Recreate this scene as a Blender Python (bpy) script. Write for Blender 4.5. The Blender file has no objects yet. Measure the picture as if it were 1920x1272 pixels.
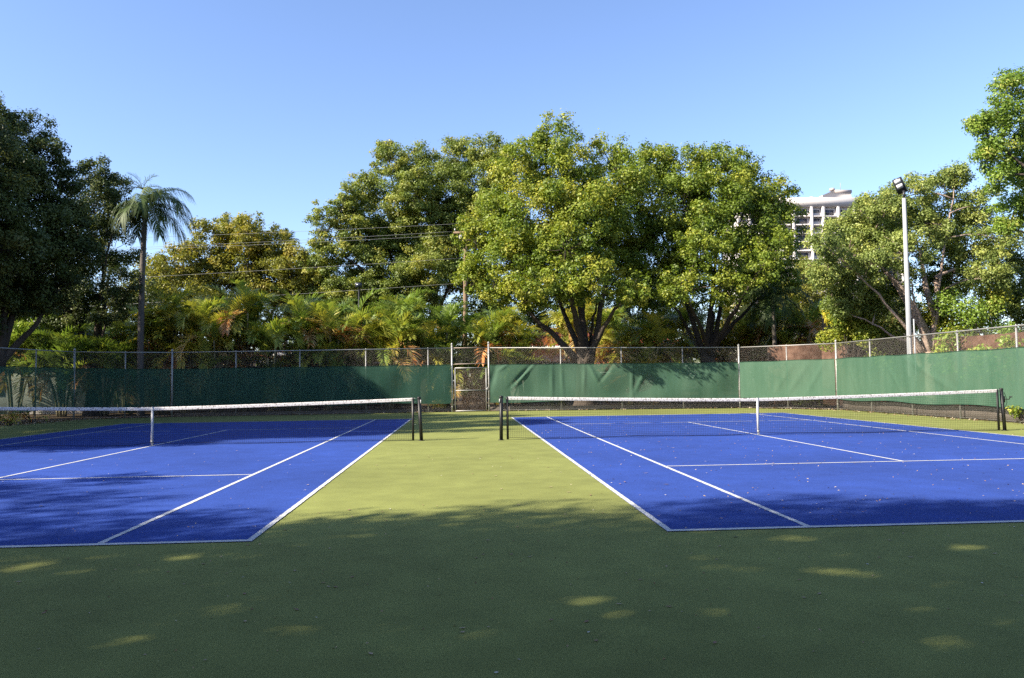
import bpy, math, random
import numpy as np
from mathutils import Matrix, Vector

R = math.radians
SC = bpy.context.scene
COL = SC.collection
# ------------------------------------------------------------------ camera, sky, sun, exposure
CAM = np.array([-1.943, -7.526, 1.461])
YAW, PITCH, ROLL, F = 0.06469, 0.05177, -0.01379, 1489.8
def _rot():
    cy, sy = math.cos(YAW), math.sin(YAW)
    f = np.array([sy, cy, 0]); r = np.array([cy, -sy, 0]); u = np.array([0, 0, 1.])
    cp, sp = math.cos(PITCH), math.sin(PITCH)
    f2 = cp*f + sp*u; u2 = -sp*f + cp*u
    cr, sr = math.cos(ROLL), math.sin(ROLL)
    return cr*r + sr*u2, -sr*r + cr*u2, f2
CR, CU, CF = _rot()
cd = bpy.data.cameras.new('camera'); co = bpy.data.objects.new('camera', cd); COL.objects.link(co)
cd.sensor_width = 36; cd.lens = F/1920*36; cd.clip_end = 5000
m = Matrix.Identity(4)
for i in range(3):
    m[i][0] = CR[i]; m[i][1] = CU[i]; m[i][2] = -CF[i]; m[i][3] = CAM[i]
co.matrix_world = m
SC.camera = co

SUN_EL, SUN_AZ = R(34.5), R(21)          # sun stands to the left, a little behind the camera
sun_dir = Vector((-math.cos(SUN_EL)*math.cos(SUN_AZ), -math.cos(SUN_EL)*math.sin(SUN_AZ), math.sin(SUN_EL)))
w = bpy.data.worlds.new('World'); SC.world = w; w.use_nodes = True
nt = w.node_tree; bg = nt.nodes['Background']
sk = nt.nodes.new('ShaderNodeTexSky'); sk.sky_type = 'NISHITA'; sk.sun_disc = False
sk.sun_elevation = SUN_EL
sk.sun_rotation = math.atan2(sun_dir.x, sun_dir.y)
sk.altitude = 0; sk.air_density = 1.0; sk.dust_density = 0.6; sk.ozone_density = 2.2
tn_ = nt.nodes.new('ShaderNodeMixRGB'); tn_.blend_type = 'MULTIPLY'; tn_.inputs[0].default_value = 1; tn_.inputs[2].default_value = (.97, .985, 1.13, 1)
nt.links.new(sk.outputs[0], tn_.inputs[1]); nt.links.new(tn_.outputs[0], bg.inputs[0]); bg.inputs[1].default_value = 0.09
sl = bpy.data.lights.new('sun', 'SUN'); so = bpy.data.objects.new('sun', sl); COL.objects.link(so)
sl.energy = 5.0; sl.angle = R(0.53); sl.color = (1.0, 0.90, 0.74)
so.rotation_euler = (-sun_dir).to_track_quat('-Z', 'Y').to_euler(); so.location = (0, 0, 40)
SC.view_settings.view_transform = 'Standard'; SC.view_settings.look = 'None'
SC.view_settings.exposure = 1.5; SC.view_settings.gamma = 1.0
SC.render.engine = 'CYCLES'
SC.cycles.max_bounces = 8; SC.cycles.diffuse_bounces = 3; SC.cycles.glossy_bounces = 2
SC.cycles.transmission_bounces = 3; SC.cycles.transparent_max_bounces = 24
SC.cycles.use_denoising = False; SC.cycles.use_adaptive_sampling = False; SC.cycles.sample_clamp_indirect = 4.0; SC.cycles.caustics_reflective = False; SC.cycles.caustics_refractive = False

def at(px, py, Y):
    """the world point at depth Y on the line of sight through a pixel of the 1920 px photograph"""
    d = CF + CR*(px-960)/F + CU*(636-py)/F
    return CAM + d*((Y-CAM[1])/d[1])
def mpp(px, py, Y):
    return float((at(px, py, Y)-CAM) @ CF)/F

# ------------------------------------------------------------------ object helpers
def tag(o, label=None, cat=None, group=None, kind=None):
    if label: o['label'] = label
    if cat: o['category'] = cat
    if group: o['group'] = group
    if kind: o['kind'] = kind
    return o
def empty(name, loc, rz=0.0):
    o = bpy.data.objects.new(name, None); COL.objects.link(o)
    o.location = loc; o.rotation_euler = (0, 0, rz); o.empty_display_size = 0.2
    return o

class MB:
    """collects quads and triangles and links them as one mesh object"""
    def __init__(s):
        s.v = []; s.q = []; s.t = []; s.qt = []; s.tt = []; s.n = 0
    def add(s, v, q=None, t=None, tint=0.5):
        v = np.asarray(v, float).reshape(-1, 3)
        if q is not None and len(q):
            q = np.asarray(q, int).reshape(-1, 4); s.q.append(q+s.n)
            s.qt.append(np.broadcast_to(np.asarray(tint, float), (len(q),)))
        if t is not None and len(t):
            t = np.asarray(t, int).reshape(-1, 3); s.t.append(t+s.n)
            s.tt.append(np.broadcast_to(np.asarray(tint, float), (len(t),)))
        s.v.append(v); s.n += len(v)
    def box(s, c, size, ax=None, tint=0.5):
        c = np.asarray(c, float); h = np.asarray(size, float)/2
        k = np.array([[x, y, z] for x in (-1, 1) for y in (-1, 1) for z in (-1, 1)])*h
        if ax is not None: k = k @ np.asarray(ax, float)
        s.add(k+c, [(0, 1, 3, 2), (4, 6, 7, 5), (0, 4, 5, 1), (2, 3, 7, 6), (0, 2, 6, 4), (1, 5, 7, 3)], tint=tint)
    def beam(s, a, b, w_, h_, tint=0.5):
        a = np.asarray(a, float); b = np.asarray(b, float); d = b-a; L = np.linalg.norm(d); d /= L
        up = np.array([0, 0, 1.]) if abs(d[2]) < .95 else np.array([0, 1., 0])
        y = np.cross(up, d); y /= np.linalg.norm(y); z = np.cross(d, y)
        s.box((a+b)/2, (L, w_, h_), np.array([d, y, z]), tint)
    def tube(s, pts, rad, n=8, cap=True, tint=0.5):
        pts = np.asarray(pts, float); k = len(pts)
        rad = np.broadcast_to(np.asarray(rad, float), (k,))
        tg = np.gradient(pts, axis=0); tg /= np.linalg.norm(tg, axis=1)[:, None]+1e-12
        ref = np.array([0, 0, 1.]) if abs(tg[:, 2]).mean() < .9 else np.array([1., 0, 0])
        a = np.cross(tg, ref); a /= np.linalg.norm(a, axis=1)[:, None]+1e-12
        b = np.cross(tg, a)
        th = np.arange(n)*2*math.pi/n
        ring = pts[:, None]+rad[:, None, None]*(np.cos(th)[None, :, None]*a[:, None]+np.sin(th)[None, :, None]*b[:, None])
        v = ring.reshape(-1, 3)
        i = np.arange(k-1)[:, None]*n; j = np.arange(n)[None]; j2 = (j+1) % n
        q = np.stack([i+j, i+j2, i+n+j2, i+n+j], -1).reshape(-1, 4)
        t = []
        if cap:
            v = np.vstack([v, pts[:1], pts[-1:]]); c0 = k*n
            t = [(c0, (x+1) % n, x) for x in range(n)] + [(c0+1, (k-1)*n+x, (k-1)*n+(x+1) % n) for x in range(n)]
        s.add(v, q, t, tint)
    def sticks(s, A, B, r, nrm):
        """many straight three-sided wires at once, A and B are (N,3)"""
        A = np.asarray(A, float); B = np.asarray(B, float); N = len(A)
        d = B-A; d /= np.linalg.norm(d, axis=1)[:, None]
        nrm = np.broadcast_to(np.asarray(nrm, float), (N, 3)); e = np.cross(d, nrm)
        off = [e*r*.9-nrm*r*.5, -e*r*.9-nrm*r*.5, nrm*r]
        v = np.stack([A+off[0], A+off[1], A+off[2], B+off[0], B+off[1], B+off[2]], 1).reshape(-1, 3)
        b = np.arange(N)[:, None]*6
        q = np.concatenate([b+np.array([[0, 1, 4, 3]]), b+np.array([[1, 2, 5, 4]]), b+np.array([[2, 0, 3, 5]])])
        s.add(v, q)
    def quads(s, P, tint=0.5):
        """P is (N,4,3): loose quads"""
        N = len(P); s.add(P.reshape(-1, 3), np.arange(N*4).reshape(-1, 4), tint=tint)
    def build(s, name, mat, parent=None, smooth=False):
        me = bpy.data.meshes.new(name)
        v = np.concatenate(s.v); q = np.concatenate(s.q) if s.q else np.zeros((0, 4), int)
        t = np.concatenate(s.t) if s.t else np.zeros((0, 3), int)
        me.vertices.add(len(v)); me.vertices.foreach_set('co', v.astype(np.float32).ravel())
        me.loops.add(q.size+t.size)
        me.loops.foreach_set('vertex_index', np.concatenate([q.ravel(), t.ravel()]).astype(np.int32))
        me.polygons.add(len(q)+len(t))
        st = np.concatenate([np.arange(len(q))*4, len(q)*4+np.arange(len(t))*3]).astype(np.int32)
        me.polygons.foreach_set('loop_start', st)
        if smooth: me.polygons.foreach_set('use_smooth', np.ones(len(st), bool))
        a = me.attributes.new('tint', 'FLOAT', 'FACE')
        a.data.foreach_set('value', np.concatenate([*s.qt, *s.tt]).astype(np.float32))
        me.update(calc_edges=True); me.validate()
        if mat: me.materials.append(mat)
        o = bpy.data.objects.new(name, me); COL.objects.link(o)
        if parent is not None:
            o.parent = parent
            o.matrix_parent_inverse = Matrix.Identity(4)
        return o
def local(root, P):
    return np.asarray(P, float)-np.array(root.location)

# ------------------------------------------------------------------ materials
ALB = .66
def mat(name, col, rough=.8, spec=.3, metal=0.0, noise=None, bump=None):
    """noise=(scale, amount, second colour)  bump=(scale, strength, distance)"""
    col = [q*ALB for q in col]
    if noise: noise = (noise[0], noise[1], [q*ALB for q in noise[2]])
    M = bpy.data.materials.new(name); M.use_nodes = True
    n = M.node_tree.nodes; l = M.node_tree.links; p = n['Principled BSDF']
    p.inputs['Base Color'].default_value = (*col, 1); p.inputs['Roughness'].default_value = rough
    p.inputs['Specular IOR Level'].default_value = spec; p.inputs['Metallic'].default_value = metal
    tc = n.new('ShaderNodeTexCoord')
    if noise:
        t = n.new('ShaderNodeTexNoise'); t.inputs['Scale'].default_value = noise[0]; t.inputs['Detail'].default_value = 6
        t.inputs['Roughness'].default_value = .65
        l.new(tc.outputs['Object'], t.inputs['Vector'])
        r = n.new('ShaderNodeValToRGB'); r.color_ramp.elements[0].position = .35; r.color_ramp.elements[1].position = .68
        r.color_ramp.elements[0].color = (*col, 1)
        c2 = [col[i]*(1-noise[1])+noise[2][i]*noise[1] for i in range(3)]
        r.color_ramp.elements[1].color = (*c2, 1)
        l.new(t.outputs['Fac'], r.inputs['Fac']); l.new(r.outputs['Color'], p.inputs['Base Color'])
    if bump:
        t = n.new('ShaderNodeTexNoise'); t.inputs['Scale'].default_value = bump[0]; t.inputs['Detail'].default_value = 4
        l.new(tc.outputs['Object'], t.inputs['Vector'])
        b = n.new('ShaderNodeBump'); b.inputs['Strength'].default_value = bump[1]; b.inputs['Distance'].default_value = bump[2]
        l.new(t.outputs['Fac'], b.inputs['Height']); l.new(b.outputs['Normal'], p.inputs['Normal'])
    return M

def turf_mat(name, c0, c1, c2):
    """short artificial turf: fine fibre grain, softer wear patches"""
    M = bpy.data.materials.new(name); M.use_nodes = True
    n = M.node_tree.nodes; l = M.node_tree.links; p = n['Principled BSDF']
    p.inputs['Roughness'].default_value = .9; p.inputs['Specular IOR Level'].default_value = .08
    p.inputs['Sheen Weight'].default_value = .02; p.inputs['Sheen Roughness'].default_value = .5
    tc = n.new('ShaderNodeTexCoord')
    fine = n.new('ShaderNodeTexNoise'); fine.inputs['Scale'].default_value = 95; fine.inputs['Detail'].default_value = 3; fine.inputs['Roughness'].default_value = .75
    mid = n.new('ShaderNodeTexNoise'); mid.inputs['Scale'].default_value = 2.2; mid.inputs['Detail'].default_value = 8; mid.inputs['Roughness'].default_value = .6
    big = n.new('ShaderNodeTexNoise'); big.inputs['Scale'].default_value = .28; big.inputs['Detail'].default_value = 3
    for t in (fine, mid, big): l.new(tc.outputs['Object'], t.inputs['Vector'])
    r = n.new('ShaderNodeValToRGB'); e = r.color_ramp.elements
    e[0].position = .3; e[0].color = (*c0, 1); e[1].position = .72; e[1].color = (*c2, 1)
    k = e.new(.5); k.color = (*c1, 1)
    l.new(fine.outputs['Fac'], r.inputs['Fac'])
    mx = n.new('ShaderNodeMixRGB'); mx.blend_type = 'OVERLAY'; mx.inputs['Fac'].default_value = .30
    l.new(r.outputs['Color'], mx.inputs[1]); l.new(mid.outputs['Fac'], mx.inputs[2])
    mx2 = n.new('ShaderNodeMixRGB'); mx2.blend_type = 'OVERLAY'; mx2.inputs['Fac'].default_value = .35
    l.new(mx.outputs['Color'], mx2.inputs[1]); l.new(big.outputs['Fac'], mx2.inputs[2])
    l.new(mx2.outputs['Color'], p.inputs['Base Color'])
    b = n.new('ShaderNodeBump'); b.inputs['Strength'].default_value = .4; b.inputs['Distance'].default_value = .01
    l.new(fine.outputs['Fac'], b.inputs['Height']); l.new(b.outputs['Normal'], p.inputs['Normal'])
    return M

def leaf_mat(name, ramp, rough=.45, spec=.4, trans=.3, gain=1.75):
    """leaf blades: colour from each blade's own tint, light passes partly through"""
    M = bpy.data.materials.new(name); M.use_nodes = True
    n = M.node_tree.nodes; l = M.node_tree.links; p = n['Principled BSDF']; out = n['Material Output']
    a = n.new('ShaderNodeAttribute'); a.attribute_name = 'tint'
    r = n.new('ShaderNodeValToRGB'); e = r.color_ramp.elements
    e[0].position = ramp[0][0]; e[0].color = (*ramp[0][1], 1); e[1].position = ramp[-1][0]; e[1].color = (*ramp[-1][1], 1)
    for pos, c in ramp[1:-1]:
        k = e.new(pos); k.color = (*c, 1)
    l.new(a.outputs['Fac'], r.inputs['Fac']); l.new(r.outputs['Color'], p.inputs['Base Color'])
    p.inputs['Roughness'].default_value = rough; p.inputs['Specular IOR Level'].default_value = spec
    for k in e: k.color = (*[min(.7, q*gain) for q in k.color[:3]], 1)
    tr = n.new('ShaderNodeBsdfTranslucent'); mx = n.new('ShaderNodeMixShader'); mx.inputs[0].default_value = trans
    hs = n.new('ShaderNodeHueSaturation'); hs.inputs['Value'].default_value = 1.25; hs.inputs['Saturation'].default_value = 1.1
    l.new(r.outputs['Color'], hs.inputs['Color']); l.new(hs.outputs['Color'], tr.inputs['Color'])
    l.new(p.outputs[0], mx.inputs[1]); l.new(tr.outputs[0], mx.inputs[2]); l.new(mx.outputs[0], out.inputs['Surface'])
    return M

def screen_mat(name, col, see):
    """woven windscreen cloth: a share of the light goes straight through the weave"""
    M = bpy.data.materials.new(name); M.use_nodes = True
    n = M.node_tree.nodes; l = M.node_tree.links; p = n['Principled BSDF']; out = n['Material Output']
    tc = n.new('ShaderNodeTexCoord')
    mp = n.new('ShaderNodeMapping'); mp.inputs['Scale'].default_value = (.9, .9, .16)
    l.new(tc.outputs['Object'], mp.inputs['Vector'])
    t = n.new('ShaderNodeTexNoise'); t.inputs['Scale'].default_value = 2.2; t.inputs['Detail'].default_value = 7; t.inputs['Roughness'].default_value = .6
    l.new(mp.outputs[0], t.inputs['Vector'])
    r = n.new('ShaderNodeValToRGB'); r.color_ramp.elements[0].position = .3; r.color_ramp.elements[1].position = .75
    r.color_ramp.elements[0].color = (*[c*.88 for c in col], 1)
    r.color_ramp.elements[1].color = (col[0]*1.3+.01, col[1]*1.12+.01, col[2]*1.15+.01, 1)
    l.new(t.outputs['Fac'], r.inputs['Fac'])
    t2 = n.new('ShaderNodeTexNoise'); t2.inputs['Scale'].default_value = 9; t2.inputs['Detail'].default_value = 3
    l.new(tc.outputs['Object'], t2.inputs['Vector'])
    sp = n.new('ShaderNodeValToRGB'); sp.color_ramp.elements[0].position = .74; sp.color_ramp.elements[1].position = .78
    l.new(t2.outputs['Fac'], sp.inputs['Fac'])
    mx = n.new('ShaderNodeMixRGB'); mx.inputs[2].default_value = (.12, .15, .12, 1)
    fm = n.new('ShaderNodeMath'); fm.operation = 'MULTIPLY'; fm.inputs[1].default_value = .35
    l.new(sp.outputs['Color'], fm.inputs[0]); l.new(fm.outputs[0], mx.inputs[0])
    l.new(r.outputs['Color'], mx.inputs[1]); l.new(mx.outputs[0], p.inputs['Base Color'])
    p.inputs['Roughness'].default_value = .7; p.inputs['Specular IOR Level'].default_value = .15
    tl = n.new('ShaderNodeBsdfTranslucent'); l.new(mx.outputs[0], tl.inputs['Color'])
    m1 = n.new('ShaderNodeMixShader'); m1.inputs[0].default_value = .18
    l.new(p.outputs[0], m1.inputs[1]); l.new(tl.outputs[0], m1.inputs[2])
    tp = n.new('ShaderNodeBsdfTransparent'); tp.inputs['Color'].default_value = (.85, 1, .9, 1)
    m2 = n.new('ShaderNodeMixShader'); m2.inputs[0].default_value = see
    l.new(m1.outputs[0], m2.inputs[1]); l.new(tp.outputs[0], m2.inputs[2]); l.new(m2.outputs[0], out.inputs['Surface'])
    return M

def tape_mat():
    """white net tape with worn dark scuffs along its face"""
    M = bpy.data.materials.new('net_tape'); M.use_nodes = True
    n = M.node_tree.nodes; l = M.node_tree.links; p = n['Principled BSDF']
    tc = n.new('ShaderNodeTexCoord')
    mp = n.new('ShaderNodeMapping'); mp.inputs['Scale'].default_value = (26, 1, 22)
    l.new(tc.outputs['Object'], mp.inputs['Vector'])
    t = n.new('ShaderNodeTexNoise'); t.inputs['Scale'].default_value = 1.0; t.inputs['Detail'].default_value = 4; t.inputs['Roughness'].default_value = .7
    l.new(mp.outputs[0], t.inputs['Vector'])
    r = n.new('ShaderNodeValToRGB'); r.color_ramp.elements[0].position = .5; r.color_ramp.elements[1].position = .62
    r.color_ramp.elements[0].color = (.55, .53, .51, 1); r.color_ramp.elements[1].color = (.12, .10, .09, 1)
    l.new(t.outputs['Fac'], r.inputs['Fac']); l.new(r.outputs['Color'], p.inputs['Base Color'])
    p.inputs['Roughness'].default_value = .8
    return M

M = {}
M['turf'] = turf_mat('green_turf', (.122, .140, .036), (.173, .190, .053), (.229, .240, .080))
M['court'] = turf_mat('blue_turf', (.0100, .031, .152), (.019, .050, .24), (.034, .079, .325))
M['line'] = mat('white_turf', (.74, .75, .76), .9, .2, noise=(30, .35, (.55, .58, .6)), bump=(90, .5, .01))
M['soil'] = mat('leaf_littered_soil', (.055, .042, .026), .95, .1, noise=(1.6, .8, (.14, .10, .055)), bump=(7, .8, .06))
M['steel'] = mat('galvanised_steel', (.50, .50, .49), .5, .4, .35, noise=(9, .5, (.36, .33, .30)))
M['rust'] = mat('weathered_steel', (.46, .40, .36), .6, .3, .2, noise=(5, .7, (.30, .17, .10)))
M['wire'] = mat('fence_wire', (.30, .275, .25), .6, .3, .1)
M['black'] = mat('black_paint', (.010, .010, .011), .5, .4, noise=(14, .4, (.035, .033, .03)))
M['cord'] = mat('black_net_cord', (.012, .012, .013), .8, .2)
M['tape'] = tape_mat()
M['strap'] = mat('white_webbing', (.78, .77, .75), .8, .2, noise=(24, .3, (.5, .47, .45)))
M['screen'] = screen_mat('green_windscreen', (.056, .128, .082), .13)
M['screen_shaded'] = screen_mat('shaded_green_windscreen', (.026, .085, .056), .20)  # same cloth, darker copy with the shade put into its colour
M['hem'] = mat('windscreen_hem', (.03, .09, .06), .8, .1)
M['polewhite'] = mat('white_pole_paint', (.50, .52, .55), .45, .4, noise=(3, .3, (.40, .41, .42)))
M['lamp'] = mat('lamp_lens', (.86, .86, .88), .25, .5)
M['darkmetal'] = mat('dark_lamp_metal', (.03, .032, .036), .4, .4)
M['bark'] = mat('grey_bark', (.13, .105, .085), .9, .15, noise=(6, .7, (.055, .045, .038)), bump=(14, .9, .05))
M['barklight'] = mat('tan_bark', (.55, .42, .34), .9, .15, noise=(5, .6, (.20, .14, .11)), bump=(12, .8, .04))
M['palmbark'] = mat('palm_bark', (.20, .175, .155), .9, .15, noise=(8, .6, (.10, .085, .075)), bump=(10, .6, .03))
M['cane'] = mat('palm_cane', (.46, .40, .24), .7, .25, noise=(7, .6, (.12, .13, .05)))
M['wood'] = mat('pole_timber', (.34, .24, .16), .9, .1, noise=(5, .6, (.20, .14, .10)), bump=(20, .5, .02))
M['alu'] = mat('bare_conductor', (.62, .60, .56), .5, .5, .3)
M['stucco'] = mat('white_stucco', (.66, .62, .57), .9, .15, noise=(2, .3, (.5, .46, .42)))
M['tower'] = mat('tower_stucco', (.78, .73, .70), .9, .15, noise=(.12, .25, (.66, .62, .6)))
M['towertrim'] = mat('tower_trim_tone', (.50, .44, .42), .9, .15)  # darker tone on window frames, roof band and vents
M['rooftile'] = mat('red_roof_tile', (.36, .10, .06), .85, .2, noise=(7, .6, (.2, .07, .05)), bump=(24, .6, .04))
M['glass'] = mat('dark_glazing', (.07, .08, .11), .2, .6)
M['curb'] = mat('stained_concrete', (.22, .19, .16), .9, .15, noise=(3, .6, (.11, .09, .07)), bump=(18, .4, .02))
M['board'] = mat('red_brown_boards', (.085, .042, .028), .9, .15, noise=(3.2, .9, (.23, .135, .095)), bump=(30, .9, .03))
GREEN = [(0, (.020, .040, .008)), (.45, (.062, .098, .016)), (.75, (.115, .145, .024)), (1, (.20, .175, .03))]
M['ficus'] = leaf_mat('glossy_leaf', [(0, (.030, .052, .008)), (.5, (.084, .117, .015)), (.85, (.150, .168, .023)), (1, (.215, .205, .033))], .5, .3, .32, 1.8)
M['almond'] = leaf_mat('olive_leaf', [(0, (.034, .058, .012)), (.5, (.092, .118, .022)), (.85, (.145, .160, .030)), (1, (.20, .185, .036))], .5, .35, .32)
M['tab'] = leaf_mat('grey_green_leaf', [(0, (.036, .056, .014)), (.5, (.092, .118, .030)), (.85, (.150, .172, .045)), (1, (.20, .20, .05))], .5, .3, .34, 2.0)
M['yellow'] = leaf_mat('yellowing_leaf', [(0, (.050, .058, .010)), (.5, (.118, .122, .020)), (.85, (.165, .152, .026)), (1, (.20, .155, .03))], .5, .3, .34)
M['oak'] = leaf_mat('oak_leaf', [(0, (.020, .032, .009)), (.5, (.054, .076, .018)), (.85, (.092, .108, .026)), (1, (.13, .115, .03))], .5, .3, .22, 1.3)
M['lime'] = leaf_mat('fresh_leaf', [(0, (.045, .078, .012)), (.5, (.098, .150, .022)), (.85, (.15, .20, .035)), (1, (.22, .22, .05))], .45, .35, .36)
M['darkleaf'] = leaf_mat('dark_leaf', [(0, (.016, .028, .008)), (.5, (.040, .062, .014)), (.85, (.075, .095, .02)), (1, (.13, .11, .03))], .5, .3, .25, 1.2)
M['areca'] = leaf_mat('areca_frond', [(0, (.030, .052, .012)), (.35, (.075, .105, .020)), (.6, (.150, .150, .027)), (.82, (.235, .185, .034)), (.9, (.22, .17, .09)), (1, (.22, .085, .025))], .42, .45, .34, 2.5)
M['queen'] = leaf_mat('grey_green_frond', [(0, (.028, .050, .014)), (.5, (.070, .108, .030)), (.85, (.125, .150, .040)), (1, (.24, .22, .06))], .55, .3, .25, 1.0)
M['yellowfrond'] = leaf_mat('yellow_frond', [(0, (.20, .20, .02)), (1, (.42, .34, .03))], .5, .3, .35)
LEAFCOL = {}
for k, c in {'brown': (.42, .25, .16), 'tan': (.60, .45, .30), 'pale': (.95, .88, .76), 'dark': (.16, .12, .08)}.items():
    LEAFCOL[k] = mat(k+'_dry_leaf', c, .8, .2, noise=(30, .4, tuple(x*.6 for x in c)))

# ------------------------------------------------------------------ setting: ground, turf, courts, lines
FENCE_A = at(138, 788, 28.6); FENCE_B = at(322, 785, 29.5); FENCE_G1 = np.array([-2.36, 30.1, 0]); FENCE_G2 = np.array([-.62, 30.3, 0])
FENCE_D = at(1388, 767, 29.2); FENCE_E = np.array([14.13, 25.6, 0])
for p_ in (FENCE_A, FENCE_B, FENCE_D): p_[2] = 0
LEFT_END = np.array([-19.9, -9., 0]); LEFT_KINK = np.array([-19.6, 23.9, 0]); RIGHT_END = np.array([14.45, -9., 0])

b = MB(); b.add([(-1500, -700, -.03), (1500, -700, -.03), (1500, 2500, -.03), (-1500, 2500, -.03)], [(0, 1, 2, 3)])
tag(b.build('ground', M['soil']), kind='structure')

def fan(pts, z):
    mb = MB(); v = [(x, y, z) for x, y in pts]; k = len(v)
    mb.add(v, t=[(0, i, i+1) for i in range(1, k-1)]); return mb
edge = [(-19.9, -14), (14.5, -14), (14.35, 25.4), (FENCE_D[0], FENCE_D[1]+.05), (-.62, 30.4), (-2.36, 30.2), (FENCE_B[0], FENCE_B[1]+.05), (FENCE_A[0], FENCE_A[1]), (-19.5, 23.9)]
tag(fan(edge, 0).build('turf', M['turf']), kind='structure')
LDX, LDY, LRT = -3.891, .054, -.0009
def court_pt(side, u, v, z):
    if side == 'R': return (u, v, z)
    c, s = math.cos(LRT), math.sin(LRT); u = -u
    return (LDX+c*u-s*v, LDY+s*u+c*v, z)
def court(side):
    lr = np.random.RandomState(4)
    mb = MB(); mb.add([court_pt(side, u, v, .004) for u, v in ((0, 0), (10.97, 0), (10.97, 23.77), (0, 23.77))], [(0, 1, 2, 3)])
    tag(mb.build('court_surface', M['court']), kind='structure')
    mb = MB()
    def strip(u0, v0, u1, v1):
        lu, lv = u1-u0, v1-v0; n = max(2, int(max(lu, lv)/.06)); t = np.linspace(0, 1, n); j = lambda: np.concatenate([[0], lr.normal(size=n-2)*.0022, [0]])
        if lu > lv: A = [(u0+lu*a, v0+e) for a, e in zip(t, j())]; B = [(u0+lu*a, v1+e) for a, e in zip(t, j())]
        else: A = [(u1+e, v0+lv*a) for a, e in zip(t, j())]; B = [(u0+e, v0+lv*a) for a, e in zip(t, j())]
        mb.add([court_pt(side, u, v, .008) for u, v in A+B], [(i, i+1, n+i+1, n+i) for i in range(n-1)])
    h = .06
    strip(0, 0, 10.97, .085); strip(0, 23.77-.085, 10.97, 23.77)
    for u in (0, 1.37, 9.6-h, 10.97-h): strip(u, .085, u+h, 23.685)
    for v in (5.485, 18.285-h): strip(1.37+h, v, 9.6-h, v+h)
    strip(5.485-h/2, 5.485+h, 5.485+h/2, 18.285-h)
    for v in (.085, 23.685-.1): strip(5.485-h/2, v, 5.485+h/2, v+.1)
    tag(mb.build('court_lines', M['line']), kind='structure')
court('R'); court('L')

# ------------------------------------------------------------------ chain-link fences
def lattice(mb, a, b_, z0, z1, nrm, pitch=.062, r=.0014):
    """diagonal wires of a chain-link panel between two posts"""
    a = np.asarray(a, float); b_ = np.asarray(b_, float); L = np.linalg.norm(b_[:2]-a[:2]); d = (b_-a)/L; d[2] = 0
    H = z1-z0; A = []; B = []
    s0 = np.arange(-H, L, pitch)
    for s in s0:
        lo = max(0., -s); hi = min(H, L-s)
        if hi-lo > .03:
            A.append((s+lo, lo)); B.append((s+hi, hi))
            A.append((s+H-(H-hi)+0 if False else s+lo, H-lo)); B.append((s+hi, H-hi))
    A = np.array(A); B = np.array(B)
    f = lambda Q: a[None]*[1, 1, 0]+d[None]*Q[:, :1]+np.array([0, 0, 1.])[None]*(Q[:, 1:]+z0)
    mb.sticks(f(A), f(B), r, nrm)
def cap_post(mb, p, h, r, n=12):
    mb.tube([(p[0], p[1], -.1), (p[0], p[1], h)], r, n)
    th = [(r*1.12, h-.05), (r*1.15, h), (r*.9, h+.03), (r*.35, h+.055), (.004, h+.062)]
    mb.tube([(p[0], p[1], z) for _, z in th], [q for q, _ in th], n)

def fence_run(root, pts, hs, posts, meshmat=None, wire_r=.0014):
    """pts: corners with rail heights hs; posts: fractions along each run for the line posts"""
    for k in range(len(pts)-1):
        a, c = np.array(pts[k]), np.array(pts[k+1]); ha, hc = hs[k], hs[k+1]
        d = (c-a)/np.linalg.norm(c-a); nrm = np.array([d[1], -d[0], 0])
        rail = MB(); rail.tube([(*a[:2], ha), (*((a+c)/2)[:2], (ha+hc)/2-.006), (*c[:2], hc)], .021, 8)
        rail.build('rail', M['steel'], root)
        rail = MB(); rail.tube([(*a[:2], .06), (*c[:2], .06)], .004, 5); rail.build('tension_wire', M['steel'], root)
        mb = MB()
        if abs(ha-hc) > .02 or np.linalg.norm(c-a) > 5:
            n = max(1, int(np.linalg.norm(c-a)/3))
        else: n = 1
        for i in range(n):
            p0 = a+(c-a)*i/n; p1 = a+(c-a)*(i+1)/n
            lattice(mb, p0, p1, .05, ha+(hc-ha)*(i+.5)/n+.02, nrm, r=wire_r)
        mb.build('chain_link', meshmat or M['wire'], root)
        for f in posts[k]:
            p = a+(c-a)*f; mb = MB(); cap_post(mb, p+nrm*-.03, ha+(hc-ha)*f-.01, .028, 10); mb.build('post', M['steel'], root)
def term(root, p, h, r=.042):
    mb = MB(); cap_post(mb, p, h+.1, r, 14)
    for z in np.linspace(.25, h-.05, 9): mb.tube([(p[0], p[1], z-.012), (p[0], p[1], z+.012)], r*1.14, 12, cap=True)
    return mb.build('post', M['steel'], root)
HA, HB, HG, HD, HE = 2.97, 2.93, 3.02, 2.86, 2.85
def fx(px, a, c):            # where the line of sight of a photo column meets the run a-c, as a fraction
    d = CF+CR*(px-960)/F+CU*(636-720)/F
    M2 = np.array([[d[0], -(c-a)[0]], [d[1], -(c-a)[1]]]); s = np.linalg.solve(M2, (a-CAM)[:2]); return float(s[1])
back = tag(empty('chain_link_fence', (0, 0, 0)), 'long galvanized chain-link fence across the far end of both courts', 'fence')
fence_run(back, [FENCE_B, FENCE_G1], [HB, HG], [[fx(p, FENCE_B, FENCE_G1) for p in (442, 562, 686, 803)]])
fence_run(back, [FENCE_G2, FENCE_D], [HG, HD], [[fx(p, FENCE_G2, FENCE_D) for p in (1052, 1166, 1281)]])
for p_, h_ in ((FENCE_B, HB), (FENCE_G1, HG+.08), (FENCE_G2, HG+.14), (FENCE_D, HD)): term(back, p_, h_)
gd = (FENCE_G2-FENCE_G1)/np.linalg.norm(FENCE_G2-FENCE_G1); gn = np.array([gd[1], -gd[0], 0])
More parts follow.
